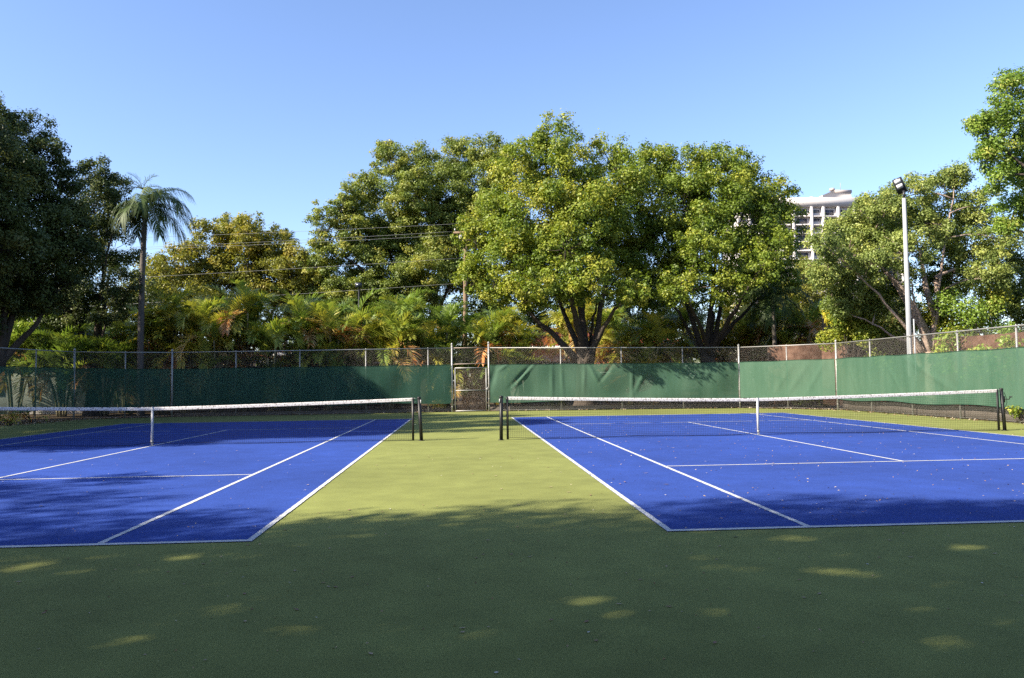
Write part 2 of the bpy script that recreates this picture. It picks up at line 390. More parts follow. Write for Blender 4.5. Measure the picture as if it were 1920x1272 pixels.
for za, zb_ in ((HG, HG), (2.25, 2.28)):
    mb = MB(); mb.tube([(*FENCE_G1[:2], za), (*FENCE_G2[:2], zb_)], .021, 8); mb.build('rail', M['rust'], back)
mb = MB(); lattice(mb, FENCE_G1, FENCE_G2, 2.27, HG, gn); mb.build('chain_link', M['wire'], back)

corner = tag(empty('chain_link_fence', (0, 0, 0)), 'short chain-link fence run cutting the far right corner beside the bright screen', 'fence')
fence_run(corner, [FENCE_D+.06*(FENCE_E-FENCE_D)/3, FENCE_E], [HD, HE], [[fx(1474, FENCE_D, FENCE_E)]])
right = tag(empty('chain_link_fence', (0, 0, 0)), 'sunlit chain-link fence along the right side of the court with a pale top rail', 'fence')
ry = [1632, 1708, 1797, 1908]
FENCE_R = RIGHT_END
fr = [fx(p, FENCE_E, FENCE_R) for p in ry]; step = fr[3]-fr[2]
while fr[-1]+step < 1: fr.append(fr[-1]+step)
fence_run(right, [FENCE_E, FENCE_R], [HE, HE], [fr])
term(right, FENCE_E, HE)
left = tag(empty('chain_link_fence', (0, 0, 0)), 'shaded chain-link fence turning toward the camera at the far left corner', 'fence')
fence_run(left, [LEFT_END, LEFT_KINK, FENCE_A, FENCE_B-.06*(FENCE_B-FENCE_A)/4], [HA, HA, HA, HB], [list(np.linspace(.1, 1, 10)), [fx(68, LEFT_KINK, FENCE_A)], [.52]])
term(left, FENCE_A, HA)

# gate between the two terminal posts
gate = tag(empty('gate', tuple((FENCE_G1+FENCE_G2)/2)), 'narrow chain-link gate with a grey tube frame between two tall posts', 'gate')
g0 = local(gate, FENCE_G1+gd*.14+gn*.0); g1 = local(gate, FENCE_G2-gd*.13)
mb = MB()
for q in (g0, g1): mb.tube([(*q[:2], .05), (*q[:2], 2.07)], .024, 10)
mb.tube([(*g0[:2], 2.07), (*g1[:2], 2.07)], .024, 10); mb.tube([(*g0[:2], .05), (*g1[:2], .05)], .024, 10)
mb.build('frame', M['steel'], gate)
mb = MB(); mb.tube([(*g0[:2], 1.01), (*g1[:2], 1.01)], .02, 10); mb.build('middle_rail', M['steel'], gate)
mb = MB(); lattice(mb, g0, g1, .05, 2.07, gn, .056, .0022); mb.build('chain_link', M['rust'], gate)
for z in (.35, 1.75):
    mb = MB(); q = g0-gd*.06; mb.box((*q[:2], z), (.14, .035, .06), np.array([gd, [-gd[1], gd[0], 0], [0, 0, 1]]))
    mb.tube([(*(g0-gd*.05)[:2], z-.05), (*(g0-gd*.05)[:2], z+.05)], .014, 8); mb.build('hinge', M['rust'], gate)
mb = MB(); q = g1+gd*.05; mb.box((*q[:2], 1.06), (.13, .05, .045), np.array([gd, [-gd[1], gd[0], 0], [0, 0, 1]]))
mb.tube([(*(q+gn*.05)[:2], 1.0), (*(q+gn*.05)[:2], 1.16)], .011, 8); mb.build('latch', M['steel'], gate)

# ------------------------------------------------------------------ windscreens tied to the fences
def vnoise(x, y, seed):
    rs = np.random.RandomState(seed); out = 0
    for k in range(7):
        fx_, fy_, ph, a = rs.uniform(.6, 5), rs.uniform(-1.2, 1.2), rs.uniform(0, 6.28), rs.uniform(.4, 1)
        out = out+a*np.sin(x*fx_+y*fy_*1.6+ph)/(1+.6*fx_)
    return out
def windscreen(name, a, c, t0, t1, b0, b1, label, material, amp=.02, folds=(), seed=1, inset=.06):
    a = np.array(a, float); c = np.array(c, float); L = np.linalg.norm(c-a); d = (c-a)/L; nrm = np.array([d[1], -d[0], 0])
    root = tag(empty(name, tuple((a+c)/2)), label, 'windscreen', 'green windscreens tied to the court fences')
    nu = int(L/.07)+2; nv = 30
    U, V = np.meshgrid(np.linspace(inset, L-inset, nu), np.linspace(0, 1, nv))
    top = t0+(t1-t0)*U/L+.012*np.sin(U*2.6+seed); bot = b0+(b1-b0)*U/L+.03*np.sin(U*1.3+seed*2)
    Z = bot+(top-bot)*V
    free = np.sin(np.clip(V, 0, 1)*math.pi*.92+.12)**.6
    D = amp*vnoise(U, Z, seed)*free
    for (u0, z0, u1, z1, w_, dep) in folds:          # a sagging pleat from one point to another
        du, dz = u1-u0, z1-z0; LL = math.hypot(du, dz)
        s = ((U-u0)*du+(Z-z0)*dz)/LL**2; dist = ((U-u0)*dz-(Z-z0)*du)/LL
        D = D+.72*dep*np.exp(-(dist/w_)**2)*np.clip(1.15-abs(s-.5)*1.6, 0, 1)
    P = local(root, a)[None, None]*[1, 1, 0]+d*U[..., None]+nrm*(D+.05)[..., None]+np.array([0, 0, 1.])*Z[..., None]
    i = np.arange(nu-1)[None]+np.arange(nv-1)[:, None]*nu
    q = np.stack([i, i+1, i+nu+1, i+nu], -1).reshape(-1, 4)
    mb = MB(); mb.add(P.reshape(-1, 3), q); mb.build('cloth', material, root, smooth=True)
    hm = MB(); hm.tube(P[-1]+nrm*.004, .011, 6); hm.build('hem', M['hem'], root)
    hm = MB(); hm.tube(P[0]+nrm*.004, .009, 6); hm.build('hem', M['hem'], root)
    return root
dl = (FENCE_A-LEFT_KINK)
windscreen('windscreen', LEFT_END, FENCE_A, 2.22, 2.24, .5, .48, 'shaded green windscreen at the far left edge with pale patches showing through', M['screen_shaded'], .02, seed=3)
windscreen('windscreen', FENCE_A, FENCE_B, 2.24, 2.17, .48, .42, 'shade-darkened green windscreen between the two grey posts left of the tall palm trunk', M['screen_shaded'], .025, seed=5)
windscreen('windscreen', FENCE_B, FENCE_G1, 2.17, 2.22, .42, .44, 'long shade-darkened green windscreen left of the gate crossed by slanting sun streaks', M['screen_shaded'], .03, seed=7,
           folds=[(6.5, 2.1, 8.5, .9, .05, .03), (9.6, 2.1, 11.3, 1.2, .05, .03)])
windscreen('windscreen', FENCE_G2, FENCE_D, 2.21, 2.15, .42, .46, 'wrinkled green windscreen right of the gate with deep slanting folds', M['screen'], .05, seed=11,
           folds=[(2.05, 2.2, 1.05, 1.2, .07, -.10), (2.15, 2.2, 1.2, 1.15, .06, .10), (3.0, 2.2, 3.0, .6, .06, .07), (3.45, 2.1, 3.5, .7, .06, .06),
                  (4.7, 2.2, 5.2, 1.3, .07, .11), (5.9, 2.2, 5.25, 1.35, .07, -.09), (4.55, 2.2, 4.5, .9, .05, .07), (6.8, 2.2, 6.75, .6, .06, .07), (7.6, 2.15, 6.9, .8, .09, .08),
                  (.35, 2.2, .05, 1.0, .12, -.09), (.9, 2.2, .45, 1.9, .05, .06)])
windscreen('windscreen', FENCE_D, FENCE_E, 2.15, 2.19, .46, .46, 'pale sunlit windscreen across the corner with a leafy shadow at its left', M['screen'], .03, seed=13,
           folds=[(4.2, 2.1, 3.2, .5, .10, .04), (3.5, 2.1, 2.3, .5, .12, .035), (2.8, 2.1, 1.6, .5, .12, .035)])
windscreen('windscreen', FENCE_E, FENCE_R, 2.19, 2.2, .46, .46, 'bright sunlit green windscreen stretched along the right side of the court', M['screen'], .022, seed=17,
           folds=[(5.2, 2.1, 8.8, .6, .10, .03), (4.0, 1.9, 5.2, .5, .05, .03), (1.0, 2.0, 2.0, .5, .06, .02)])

# ------------------------------------------------------------------ nets and posts
def net(x0, x1, y, label, hook):
    """x0..x1 span between the posts; sags to the centre strap"""
    cx = (x0+x1)/2; root = tag(empty('tennis_net', (cx, y, 0)), label, 'net')
    a, c = x0-cx, x1-cx; hp, hm = 1.055, .925
    top = lambda x: hm+(hp-hm)*np.abs(x/c)**1.35
    bot = lambda x: .035+.045*np.exp(-(x/.35)**2)+.018*np.sin(x*1.7)
    X = np.linspace(a, c, 141)
    mb = MB(); A = []; B = []
    xs = np.arange(a+.03, c, .045); rows = 21
    for k in range(rows):
        f = k/(rows-1); z = bot(X)+(top(X)-.03-bot(X))*f
        P = np.stack([X, X*0, z], 1); A.append(P[:-1]); B.append(P[1:])
    zz = np.linspace(0, 1, 4)
    for j in range(3):
        wob = .006*np.sin(xs*5+j)
        A.append(np.stack([xs+wob*0, xs*0, bot(xs)+(top(xs)-bot(xs))*zz[j]], 1)); B.append(np.stack([xs, xs*0, bot(xs)+(top(xs)-bot(xs))*zz[j+1]], 1))
    mb.sticks(np.concatenate(A), np.concatenate(B), .0021, (0, -1, 0)); mb.build('mesh', M['cord'], root)
    mb = MB()                                   # folded tape over the cable
    n = len(X); zt = top(X)
    prof = [(-.009, -.072), (-.011, -.02), (-.007, 0.0), (0, .005), (.007, 0.0), (.011, -.02), (.009, -.072)]
    V = np.concatenate([np.stack([X, X*0+py, zt+pz], 1) for py, pz in prof])
    q = [(i+k*n, i+1+k*n, i+1+(k+1)*n, i+(k+1)*n) for k in range(6) for i in range(n-1)]
    mb.add(V, q); mb.build('headband', M['tape'], root)
    st = MB(); st.box((0, -.014, .47), (.052, .006, .90)); st.box((0, .014, .47), (.052, .006, .90)); st.box((0, 0, .928), (.052, .036, .012))
    s = st.build('centre_strap', M['strap'], root)
    bk = MB(); bk.box((0, -.02, .10), (.06, .01, .05)); bk.tube([(0, -.012, .0), (0, -.012, .09)], .008, 8); bk.build('buckle', M['steel'], s)
    for xx in (a+.005, c-.005):
        e = MB(); e.box((xx, 0, .53), (.055, .022, 1.03)); e.tube([(xx, 0, .02), (xx, 0, 1.06)], .014, 8); e.build('side_band', M['black'], root)
    bl = MB(); bl.tube(np.stack([X, X*0, bot(X)], 1), .006, 5); bl.build('bottom_cord', M['cord'], root)
    for sgn, e in ((-1, a), (1, c)):
        cb = MB(); cb.tube([(e, 0, hp-.005), (e+sgn*.10, 0, hp-.01)], .005, 6); cb.build('cable', M['steel'], root)
    for sgn, e in ((-1, a), (1, c)):
        for z in (.12, .4, .7, .95):
            lc = MB(); lc.tube([(e, 0, z), (e+sgn*.07, 0, z+.01)], .004, 5); lc.build('lacing', M['strap'], root)
    return root
def net_post(x, y, lean, label, winder=0, plate=0):
    root = tag(empty('net_post', (x, y, 0)), label, 'post', 'black net posts')
    mb = MB(); mb.tube([(0, 0, -.05), (lean, 0, 1.04)], .043, 16); mb.build('tube', M['black'], root)
    mb = MB(); mb.tube([(lean, 0, 1.04), (lean, 0, 1.07), (lean, 0, 1.085)], [.046, .046, .03], 16); mb.build('cap', M['black'], root)
    mb = MB(); mb.tube([(0, 0, 0), (0, 0, .012)], .075, 16); mb.build('sleeve_collar', M['black'], root)
    if plate:
        mb = MB(); mb.box((lean+plate*.042, -.025, .965), (.02, .045, .085)); mb.build('label_plate', M['strap'], root)
    if winder:
        mb = MB(); mb.box((lean+winder*.05, -.0, .80), (.04, .07, .16))
        mb.tube([(lean+winder*.05, -.06, .80), (lean+winder*.16, -.06, .80), (lean+winder*.19, -.06, .86)], .011, 8)
        mb.tube([(lean+winder*.19, -.12, .86), (lean+winder*.19, -.04, .86)], .016, 8)
        mb.tube([(lean+winder*.07, 0, .98), (lean+winder*.12, 0, .86), (lean+winder*.14, 0, .72), (lean+winder*.09, 0, .6)], .006, 6)
        mb.build('crank_winder', M['black'], root)
    return root
net(-.82, 11.74, 12.0, 'sunlit black net on the right court with a scuffed white tape', 1)
net(-15.65, -3.13, 12.25, 'black net on the left court, its left half in tree shade', 1)
net_post(-.977, 11.98, .012, 'left black post of the right court net with a white plate', plate=-1)
net_post(11.93, 12.05, -.05, 'black net post with a crank winder near the right frame edge', winder=1)
net_post(-2.93, 12.3, -.055, 'black net post left of the green strip, at the end of the left net', plate=1)
net_post(-15.85, 12.25, .03, 'black net post at the far left beyond the shaded net', winder=-1)

# ------------------------------------------------------------------ vegetation builders
def rdir(rs, n):
    v = rs.normal(size=(n, 3)); return v/np.linalg.norm(v, axis=1)[:, None]
def leaves(mb, P, N, size, rs, tint, aspect=.55):
    """diamond shaped leaf blades at P with normals N"""
    n = len(P); N = N/(np.linalg.norm(N, axis=1)[:, None]+1e-9)
    t = np.cross(N, rdir(rs, n)); t /= np.linalg.norm(t, axis=1)[:, None]+1e-9
    s = np.cross(N, t); L = size*rs.uniform(.65, 1.3, n)[:, None]
    bend = N*L*.12
    q = np.stack([P-t*L*.5-bend, P+s*L*.5*aspect, P+t*L*.5-bend, P-s*L*.5*aspect], 1)
    mb.quads(q, tint)
def bez(a, b_, c, n):
    t = np.linspace(0, 1, n)[:, None]; return (1-t)**2*a+2*t*(1-t)*b_+t*t*c

LEAF_GAIN = 3.2
FLECKS = []  # ground spots where carved canopies are shaped to drop sun flecks
for px, py, r_ in ((495, 1121, .2), (415, 1152, .28), (400, 1140, .2), (230, 1205, .26), (300, 1232, .2), (345, 1045, .35), (420, 1040, .22), (985, 1136, .3), (1100, 1126, .28), (1165, 1153, .22), (1600, 1075, .40), (1540, 1072, .25),
                   (1820, 1026, .32), (1390, 1066, .22), (1870, 1165, .34), (1785, 1206, .28), (1740, 1150, .24), (60, 1062, .4), (130, 1075, .25), (1760, 1095, .2), (900, 1190, .18), (1480, 1010, .3)):
    d_ = CF+CR*(px-960)/F+CU*(636-py)/F; q_ = CAM-d_*(CAM[2]/d_[2]); FLECKS.append((q_[0], q_[1], r_*.5))
    for k_ in range(4):                 # smaller carved gaps scattered round each larger one
        fr_ = random.Random(px*7+py+k_); FLECKS.append((q_[0]+fr_.gauss(0, .75), q_[1]+fr_.gauss(0, .4), fr_.uniform(.03, .095)))
def tree(name, label, cat, base, Y, blobs, leafmat, barkmat, seed, pn=1.0, stems=(), carved_gaps=False, trunk_r=.3, fork=2.2, leaf=.13, dens=1.0, tint=(.15, .95), depth=1.0,
         lean=(0, 0), puff=.34, group=None, flat=.75, limbs=None, shell=.5, loose=.12):
    """blobs: crown lobes as (photo column, photo row, radius in photo pixels, depth offset m) or world (x, y, z, r) with Y=None"""
    rs = np.random.RandomState(seed)
    root = tag(empty(name, (base[0], base[1], 0)), label, cat, group)
    W = []
    for bl in blobs:
        if Y is None: W.append(bl)
        else:
            dz = bl[3] if len(bl) > 3 else rs.uniform(-1, 1)*depth*1.6
            p = at(bl[0], bl[1], Y+dz); W.append((*p, bl[2]*mpp(bl[0], bl[1], Y+dz)))
    W = np.array([w_[:4] for w_ in W], float); W[:, :3] -= np.array([base[0], base[1], 0])
    top = np.array([lean[0], lean[1], fork])
    tm = MB(); k = 7
    pts = bez(np.array([0, 0, -.2]), np.array([lean[0]*.3, lean[1]*.3, fork*.55]), top, k)
    rad = np.linspace(trunk_r*1.1, trunk_r*.82, k); rad[0] *= 1.5; rad[1] *= 1.12
    tm.tube(pts, rad, 14)
    order = rs.permutation(len(W)); cm = MB()
    nl = len(W)
    limb_r = trunk_r*.50
    mains = []
    km = min(limbs or 6, nl)
    # main limbs go to lobes spread round the crown, the rest branch off the nearest main limb
    idx = [int(order[0])]
    while len(idx) < km:
        dd = np.min([np.linalg.norm(W[:, :3]-W[i, :3], axis=1) for i in idx], axis=0); idx.append(int(dd.argmax()))
    for i in idx:
        c = W[i, :3]; s = top+rs.uniform(-.5, .5, 3)*trunk_r*[1, 1, .6]
        mid = s*.5+c*.5+np.array([0, 0, .14*np.linalg.norm(c-s)])*(1 if rs.rand() > .3 else .3)+rs.uniform(-.4, .4, 3)
        P = bez(s-np.array([0, 0, .25]), mid, c, 12); P[2:-1] += rs.uniform(-.07, .07, (9, 3))
        tm.tube(P, limb_r*rs.uniform(.7, 1)*(1-.86*np.linspace(0, 1, 12)**.7), 9); mains.append(P)
    allm = np.concatenate([P[3:] for P in mains])
    for i in range(nl):
        c = W[i, :3]; r = W[i, 3]
        if i not in idx:
            j = np.linalg.norm(allm-c, axis=1)+np.maximum(0, allm[:, 2]-c[2])*1.5; s = allm[j.argmin()]
            P = bez(s, s*.5+c*.5+np.array([0, 0, .25])+rs.uniform(-.3, .3, 3), c, 7); tm.tube(P, np.linspace(max(.04, limb_r*.24), .022, 7), 6)
        npf = max(7, int(pn*3.6/puff*(.6+r*2.0)))
        dirs = rdir(rs, npf); dirs[:, 2] = dirs[:, 2]*.9+.12
        rr = r*(shell+(1.05-shell)*rs.uniform(0, 1, npf)**.6)
        rr[rs.rand(npf) < loose] *= 1.22
        C = c+dirs*rr[:, None]*[1, depth, 1]
        pr = r*puff*rs.uniform(.7, 1.25, npf); pr = np.clip(pr, .28, 1.15)
        for a in range(npf):
            if rs.rand() < .7:
                e = C[a]; P = bez(c*.75+e*.25, c*.4+e*.6+rs.uniform(-.15, .15, 3), e, 4); tm.tube(P, np.linspace(.018, .007, 4), 3, cap=False)
            n = int(LEAF_GAIN*dens*62*(pr[a]/.5)**1.9*(.13/leaf)**1.7*rs.uniform(.7, 1.3))
            u = rdir(rs, n); d_ = rs.uniform(0, 1, n)**.36
            ov = dirs[a]*.7+np.array([0, 0, .2]); sg = rs.uniform(-.2, .45)
            pos = C[a]+u*d_[:, None]*pr[a]*[1, 1, flat]+ov*((u @ ov)*d_*pr[a]*sg)[:, None]+rs.normal(size=(n, 3))*leaf*.5
            if carved_gaps:                # leaves carved away so sun flecks land on the chosen ground spots
                g = pos+np.array([base[0], base[1], 0]); g = g[:, :2]-np.array(sun_dir[:2])/sun_dir[2]*g[:, 2:]
                keep = np.ones(n, bool)
                for (gx, gy, gr) in FLECKS: keep &= ((g[:, 0]-gx)**2+(g[:, 1]-gy)**2 > (gr*rs.uniform(.6, 1.25, n))**2) | (rs.rand(n) < .13)
                pos = pos[keep]; u = u[keep]; n = len(pos)
            nrm = u*.85+rdir(rs, n)*.6+np.array([0, 0, .4])
            tn = np.clip(rs.uniform(tint[0], tint[1])+rs.normal(size=n)*.08, 0, 1)
            leaves(cm, pos, nrm, leaf, rs, tn)
    for st in stems:                     # limbs given as (photo column, row, radius m) at the depth of the tree
        P = np.array([at(q[0], q[1], Y+q[3] if len(q) > 3 else Y) for q in st])-np.array([base[0], base[1], 0])
        t0 = np.linspace(0, 1, len(st)); t1 = np.linspace(0, 1, 4*len(st)); PP = np.stack([np.interp(t1, t0, P[:, k]) for k in range(3)], 1)
        PP[1:-1] = (PP[:-2]+2*PP[1:-1]+PP[2:])/4; tm.tube(PP, np.interp(t1, t0, [q[2] for q in st]), 10)
    tm.build('trunk', barkmat, root, smooth=True); cm.build('crown', leafmat, root)
    return root

def frond(mb, base, az, elev, length, droop, ll, n, rs, tint, width=.035, vee=.5, hang=.35):
    """one feather frond: arched rachis with two rows of leaflets"""
    t = np.linspace(0, 1, n+4); h = np.array([math.cos(az), math.sin(az), 0])
    ang = elev-droop*t**1.3; dl_ = length/(n+3)
    hor = np.concatenate([[0], np.cumsum(np.cos(ang[:-1])*dl_)]); ver = np.concatenate([[0], np.cumsum(np.sin(ang[:-1])*dl_)])
    P = base+h*hor[:, None]+np.array([0, 0, 1.])*ver[:, None]
    mb.tube(P[::3] if n > 12 else P, np.linspace(.016, .004, len(P[::3] if n > 12 else P)), 3, cap=False, tint=min(1, tint+.15))
    T = np.gradient(P, axis=0); T /= np.linalg.norm(T, axis=1)[:, None]
    side = np.cross(T, [0, 0, 1.]); side /= np.linalg.norm(side, axis=1)[:, None]+1e-9; up = np.cross(side, T)
    Q = []; k0 = 3
    for sg in (-1, 1):
        i = np.arange(k0, n+4); tt = (i-k0)/(n+1)
        L = ll*(.45+.75*np.sin(np.clip(tt*.85+.15, 0, 1)*math.pi)**.8)*rs.uniform(.85, 1.15, len(i))
        d = side[i]*sg*(.85-.35*tt[:, None])+T[i]*(.45+.6*tt[:, None])+up[i]*vee*rs.uniform(.5, 1.3, (len(i), 1))
        d += rs.normal(size=d.shape)*.045; d /= np.linalg.norm(d, axis=1)[:, None]
        wv = np.cross(d, up[i]); wv /= np.linalg.norm(wv, axis=1)[:, None]+1e-9; wv *= width*rs.uniform(.7, 1.2, (len(i), 1))
        p0 = P[i]; p1 = p0+d*L[:, None]*.55; d2 = d+np.array([0, 0, -hang])*rs.uniform(.5, 1.6, (len(i), 1)); p2 = p1+d2*L[:, None]*.5
        Q.append(np.stack([p0-wv*.4, p0+wv*.4, p1+wv*.5, p1-wv*.5], 1)); Q.append(np.stack([p1-wv*.5, p1+wv*.5, p2+wv*.06, p2-wv*.06], 1))
    Q = np.concatenate(Q); mb.quads(Q, np.clip(tint+rs.normal(size=len(Q))*.05, 0, 1))

def areca(label, px, Y, top, seed, spread=1.3, stems=8, tint=(.35, .72), dead=.12, group='clumping palms behind the back fence', mat_='areca', flen=2.25):
    """clump of thin ringed canes with arching fronds; top is the photo row of its highest frond"""
    rs = np.random.RandomState(seed); p = at(px, 700, Y); H = at(px, top, Y)[2]
    root = tag(empty('areca_palm', (p[0], p[1], 0)), label, 'palm', group)
    tm = MB(); cm = MB(); sh_ = rs.uniform(-.16, .02); tint = (tint[0]+sh_, tint[1]+sh_)
    for k in range(stems):
        az = rs.uniform(0, 6.28); q = rs.uniform(.15, 1)
        h = (H-flen*.62)*rs.uniform(.42, 1) if k else H-flen*.62
        h = max(h, .5); off = np.array([math.cos(az), math.sin(az), 0])*spread*q
        P = bez(off*.25, off*.4+np.array([0, 0, h*.6]), off*.8+np.array([0, 0, h]), 8)
        tm.tube(P, np.linspace(.06, .042, 8), 7)
        nf = rs.randint(5, 9)
        for f in range(nf):
            a2 = f*2.4+rs.uniform(-.4, .4); el = rs.uniform(.75, 1.5)
            if f == 0: el = 1.45
            tn = rs.uniform(*tint)
            dr = rs.uniform(1.3, 2.3)
            if rs.rand() < dead: tn = rs.uniform(.86, 1); el = rs.uniform(-.3, .5); dr = rs.uniform(1.3, 1.9)
            frond(cm, P[-1]+np.array([0, 0, rs.uniform(-.1, .15)]), a2, el, flen*rs.uniform(.75, 1.1), dr, .56, 26, rs, tn, width=.058)
        for f in range(1 if k % 3 == 0 else 0):
            frond(cm, P[-3], rs.uniform(0, 6.28), rs.uniform(.3, .9), flen*.8, rs.uniform(1.6, 2.4), .40, 20, rs, rs.uniform(tint[0], .95), width=.05)
    tm.build('trunk', M['cane'], root, smooth=True); cm.build('crown', M[mat_], root)
    return root

def bush(name, label, p, r, h, matl, seed, n=900, leaf=.09, tint=(.2, .9), group=None, cat='shrub', squash=1.0):
    rs = np.random.RandomState(seed); root = tag(empty(name, (p[0], p[1], 0)), label, cat, group)
    tm = MB(); cm = MB()
    for k in range(9):
        az = rs.uniform(0, 6.28); q = rs.uniform(.2, .9); e = np.array([math.cos(az)*r*q, math.sin(az)*r*q*squash, h*rs.uniform(.45, .95)])
        tm.tube(bez(np.zeros(3), np.array([e[0]*.3, e[1]*.3, e[2]*.6]), e, 5), np.linspace(.022, .008, 5), 5)
        c = e; pr = max(.14, r*.42*rs.uniform(.7, 1.2)); m_ = n//9
        u = rdir(rs, m_); d_ = rs.uniform(0, 1, m_)**.45
        pos = c+u*d_[:, None]*pr*[1, squash, .9]; pos[:, 2] = np.maximum(pos[:, 2], .02)
        leaves(cm, pos, u*.5+rdir(rs, m_)*.7+np.array([0, 0, .5]), leaf, rs, np.clip(rs.uniform(*tint)+rs.normal(size=m_)*.15, 0, 1))
    tm.build('stem', M['bark'], root); cm.build('foliage', matl, root)
    return root

# ------------------------------------------------------------------ large trees
c1 = at(1097, 690, 32.6)
tree('broadleaf_tree', 'tallest glossy green tree with a thick forked trunk in the middle', 'tree', c1, 32.8,
     [(1045, 268, 42, -.5), (1010, 275, 22, -.5), (978, 330, 56), (1058, 335, 66, -1), (1137, 294, 38, 0), (1165, 350, 56), (925, 408, 54), (1000, 415, 72, -2.2), (1092, 425, 78, -2.4),
      (1175, 430, 62), (905, 485, 46), (965, 505, 58, -1.8), (1060, 512, 66, -2.2), (1150, 515, 56, -.8), (1207, 500, 46), (925, 548, 34, -1), (998, 560, 34, -1.6), (1120, 545, 34, .5), (1205, 555, 34, .8), (1010, 535, 34, -4.6), (1105, 525, 42, -4.8), (1185, 545, 34, -4.4), (1060, 470, 46, -4.4), (890, 450, 32, -.4), (888, 525, 30, -.4), (1085, 380, 60, 1.5), (1010, 480, 60, 1.6), (1165, 470, 55, 1.8)],
     M['ficus'], M['bark'], 11, trunk_r=.50, fork=2.5, leaf=.145, dens=1.05, tint=(.3, .95), limbs=8, puff=.30, pn=1.05, loose=.2)
c2 = at(1327, 690, 33.6)
tree('broadleaf_tree', 'broad glossy green tree right of centre with a multi-limbed trunk', 'tree', c2, 33.6,
     [(1232, 300, 36), (1205, 322, 44), (1188, 350, 36), (1292, 325, 52), (1345, 314, 40), (1382, 317, 36), (1405, 318, 16, 0), (1270, 390, 62, -1.8), (1350, 375, 60, -1.5), (1450, 372, 40), (1468, 420, 44), (1405, 430, 60, -1),
      (1318, 450, 66, -2), (1245, 465, 52, -1), (1447, 480, 46), (1380, 500, 56, -1.2), (1290, 530, 52, -1), (1238, 545, 42), (1465, 525, 36, .5), (1340, 540, 40, 1), (1420, 545, 38, .8), (1300, 420, 55, 1.5), (1400, 370, 50, 1.2), (1270, 540, 40, -4.6), (1360, 540, 38, -4.4), (1320, 470, 44, -4.2), (1425, 510, 36, -4.6), (1455, 470, 34, -4.2)],
     M['ficus'], M['bark'], 23, trunk_r=.44, fork=2.7, leaf=.145, dens=1.05, tint=(.22, .9), limbs=8, puff=.30, pn=1.05, loose=.2)
c3 = at(800, 690, 47)
tree('spreading_tree', 'wide olive green tree with drooping layered branches left of the pole', 'tree', c3, 47,
     [(735, 308, 34), (790, 318, 40), (722, 286, 20), (858, 300, 40), (915, 288, 34), (940, 330, 50), (695, 362, 38), (655, 372, 24), (770, 372, 52), (850, 370, 56), (612, 412, 28), (670, 430, 44),
      (755, 440, 58), (850, 440, 58), (600, 455, 22), (640, 480, 40), (720, 505, 54), (800, 510, 56), (690, 540, 40), (870, 520, 46), (910, 400, 50), (660, 395, 30), (590, 500, 30), (600, 535, 38), (650, 550, 44), (715, 560, 42), (780, 560, 44), (820, 460, 46, 1.5), (710, 450, 44, 1.5)],
     M['almond'], M['bark'], 31, trunk_r=.4, fork=4.5, leaf=.15, dens=1.05, pn=1.4, puff=.30, tint=(.25, .95), flat=.5, limbs=8, loose=.25, shell=.35)
c4 = at(460, 690, 49)
tree('yellowing_tree', 'yellowish green tree behind the palms at left with wires in front', 'tree', c4, 49,
     [(428, 432, 28), (378, 432, 18), (470, 438, 34), (520, 462, 32), (385, 480, 38), (455, 492, 46), (540, 505, 42), (585, 520, 26), (335, 495, 34), (410, 540, 46), (500, 545, 46), (300, 530, 38), (360, 550, 40), (560, 550, 40), (450, 460, 40, 1.2), (510, 500, 40, 1.2), (400, 520, 40, 1.4)],
     M['yellow'], M['bark'], 37, trunk_r=.3, fork=4, leaf=.18, dens=.85, tint=(.2, .95), flat=.6, loose=.25, pn=1.5, puff=.3)
tree('live_oak', 'big dark oak at the left edge with a leaning limb entering the frame', 'tree', (-23.2, 27.2), 27.3,
     [(10, 232, 36, 0), (48, 252, 44, 0), (98, 286, 32, 0), (-15, 320, 76, -1), (70, 335, 62, 0), (128, 340, 28, 1), (45, 415, 84, -.5), (120, 425, 50, .6), (0, 500, 74, 0), (85, 500, 56, 1), (150, 470, 40, 1), (15, 560, 46, 0), (70, 565, 42, .4), (115, 540, 40, .6), (-50, 560, 70, -.5),
      (-110, 250, 90, -1.5), (-160, 380, 120, -2), (-100, 480, 90, -2), (-240, 320, 110, 0), (-60, 400, 90, -3), (-20, 300, 70, -3.4), (20, 470, 60, -2.8)],
     M['oak'], M['bark'], 41, trunk_r=.45, fork=2.4, leaf=.12, dens=1.25, tint=(.15, .9), lean=(1.6, .3), limbs=8)
tree('live_oak', 'dark oak with an uneven top standing just left of the tall palm', 'tree', at(175, 690, 33.5), 33.5,
     [(186, 322, 30), (205, 352, 34), (170, 385, 46), (222, 400, 38), (150, 445, 52), (212, 470, 46), (100, 530, 56), (165, 535, 52), (228, 535, 32), (45, 570, 50), (115, 590, 40), (10, 545, 50), (200, 580, 36)],
     M['oak'], M['bark'], 43, trunk_r=.34, fork=2.6, leaf=.12, dens=1.25, tint=(.05, .8), limbs=7)
c7 = at(1744, 680, 24.5)
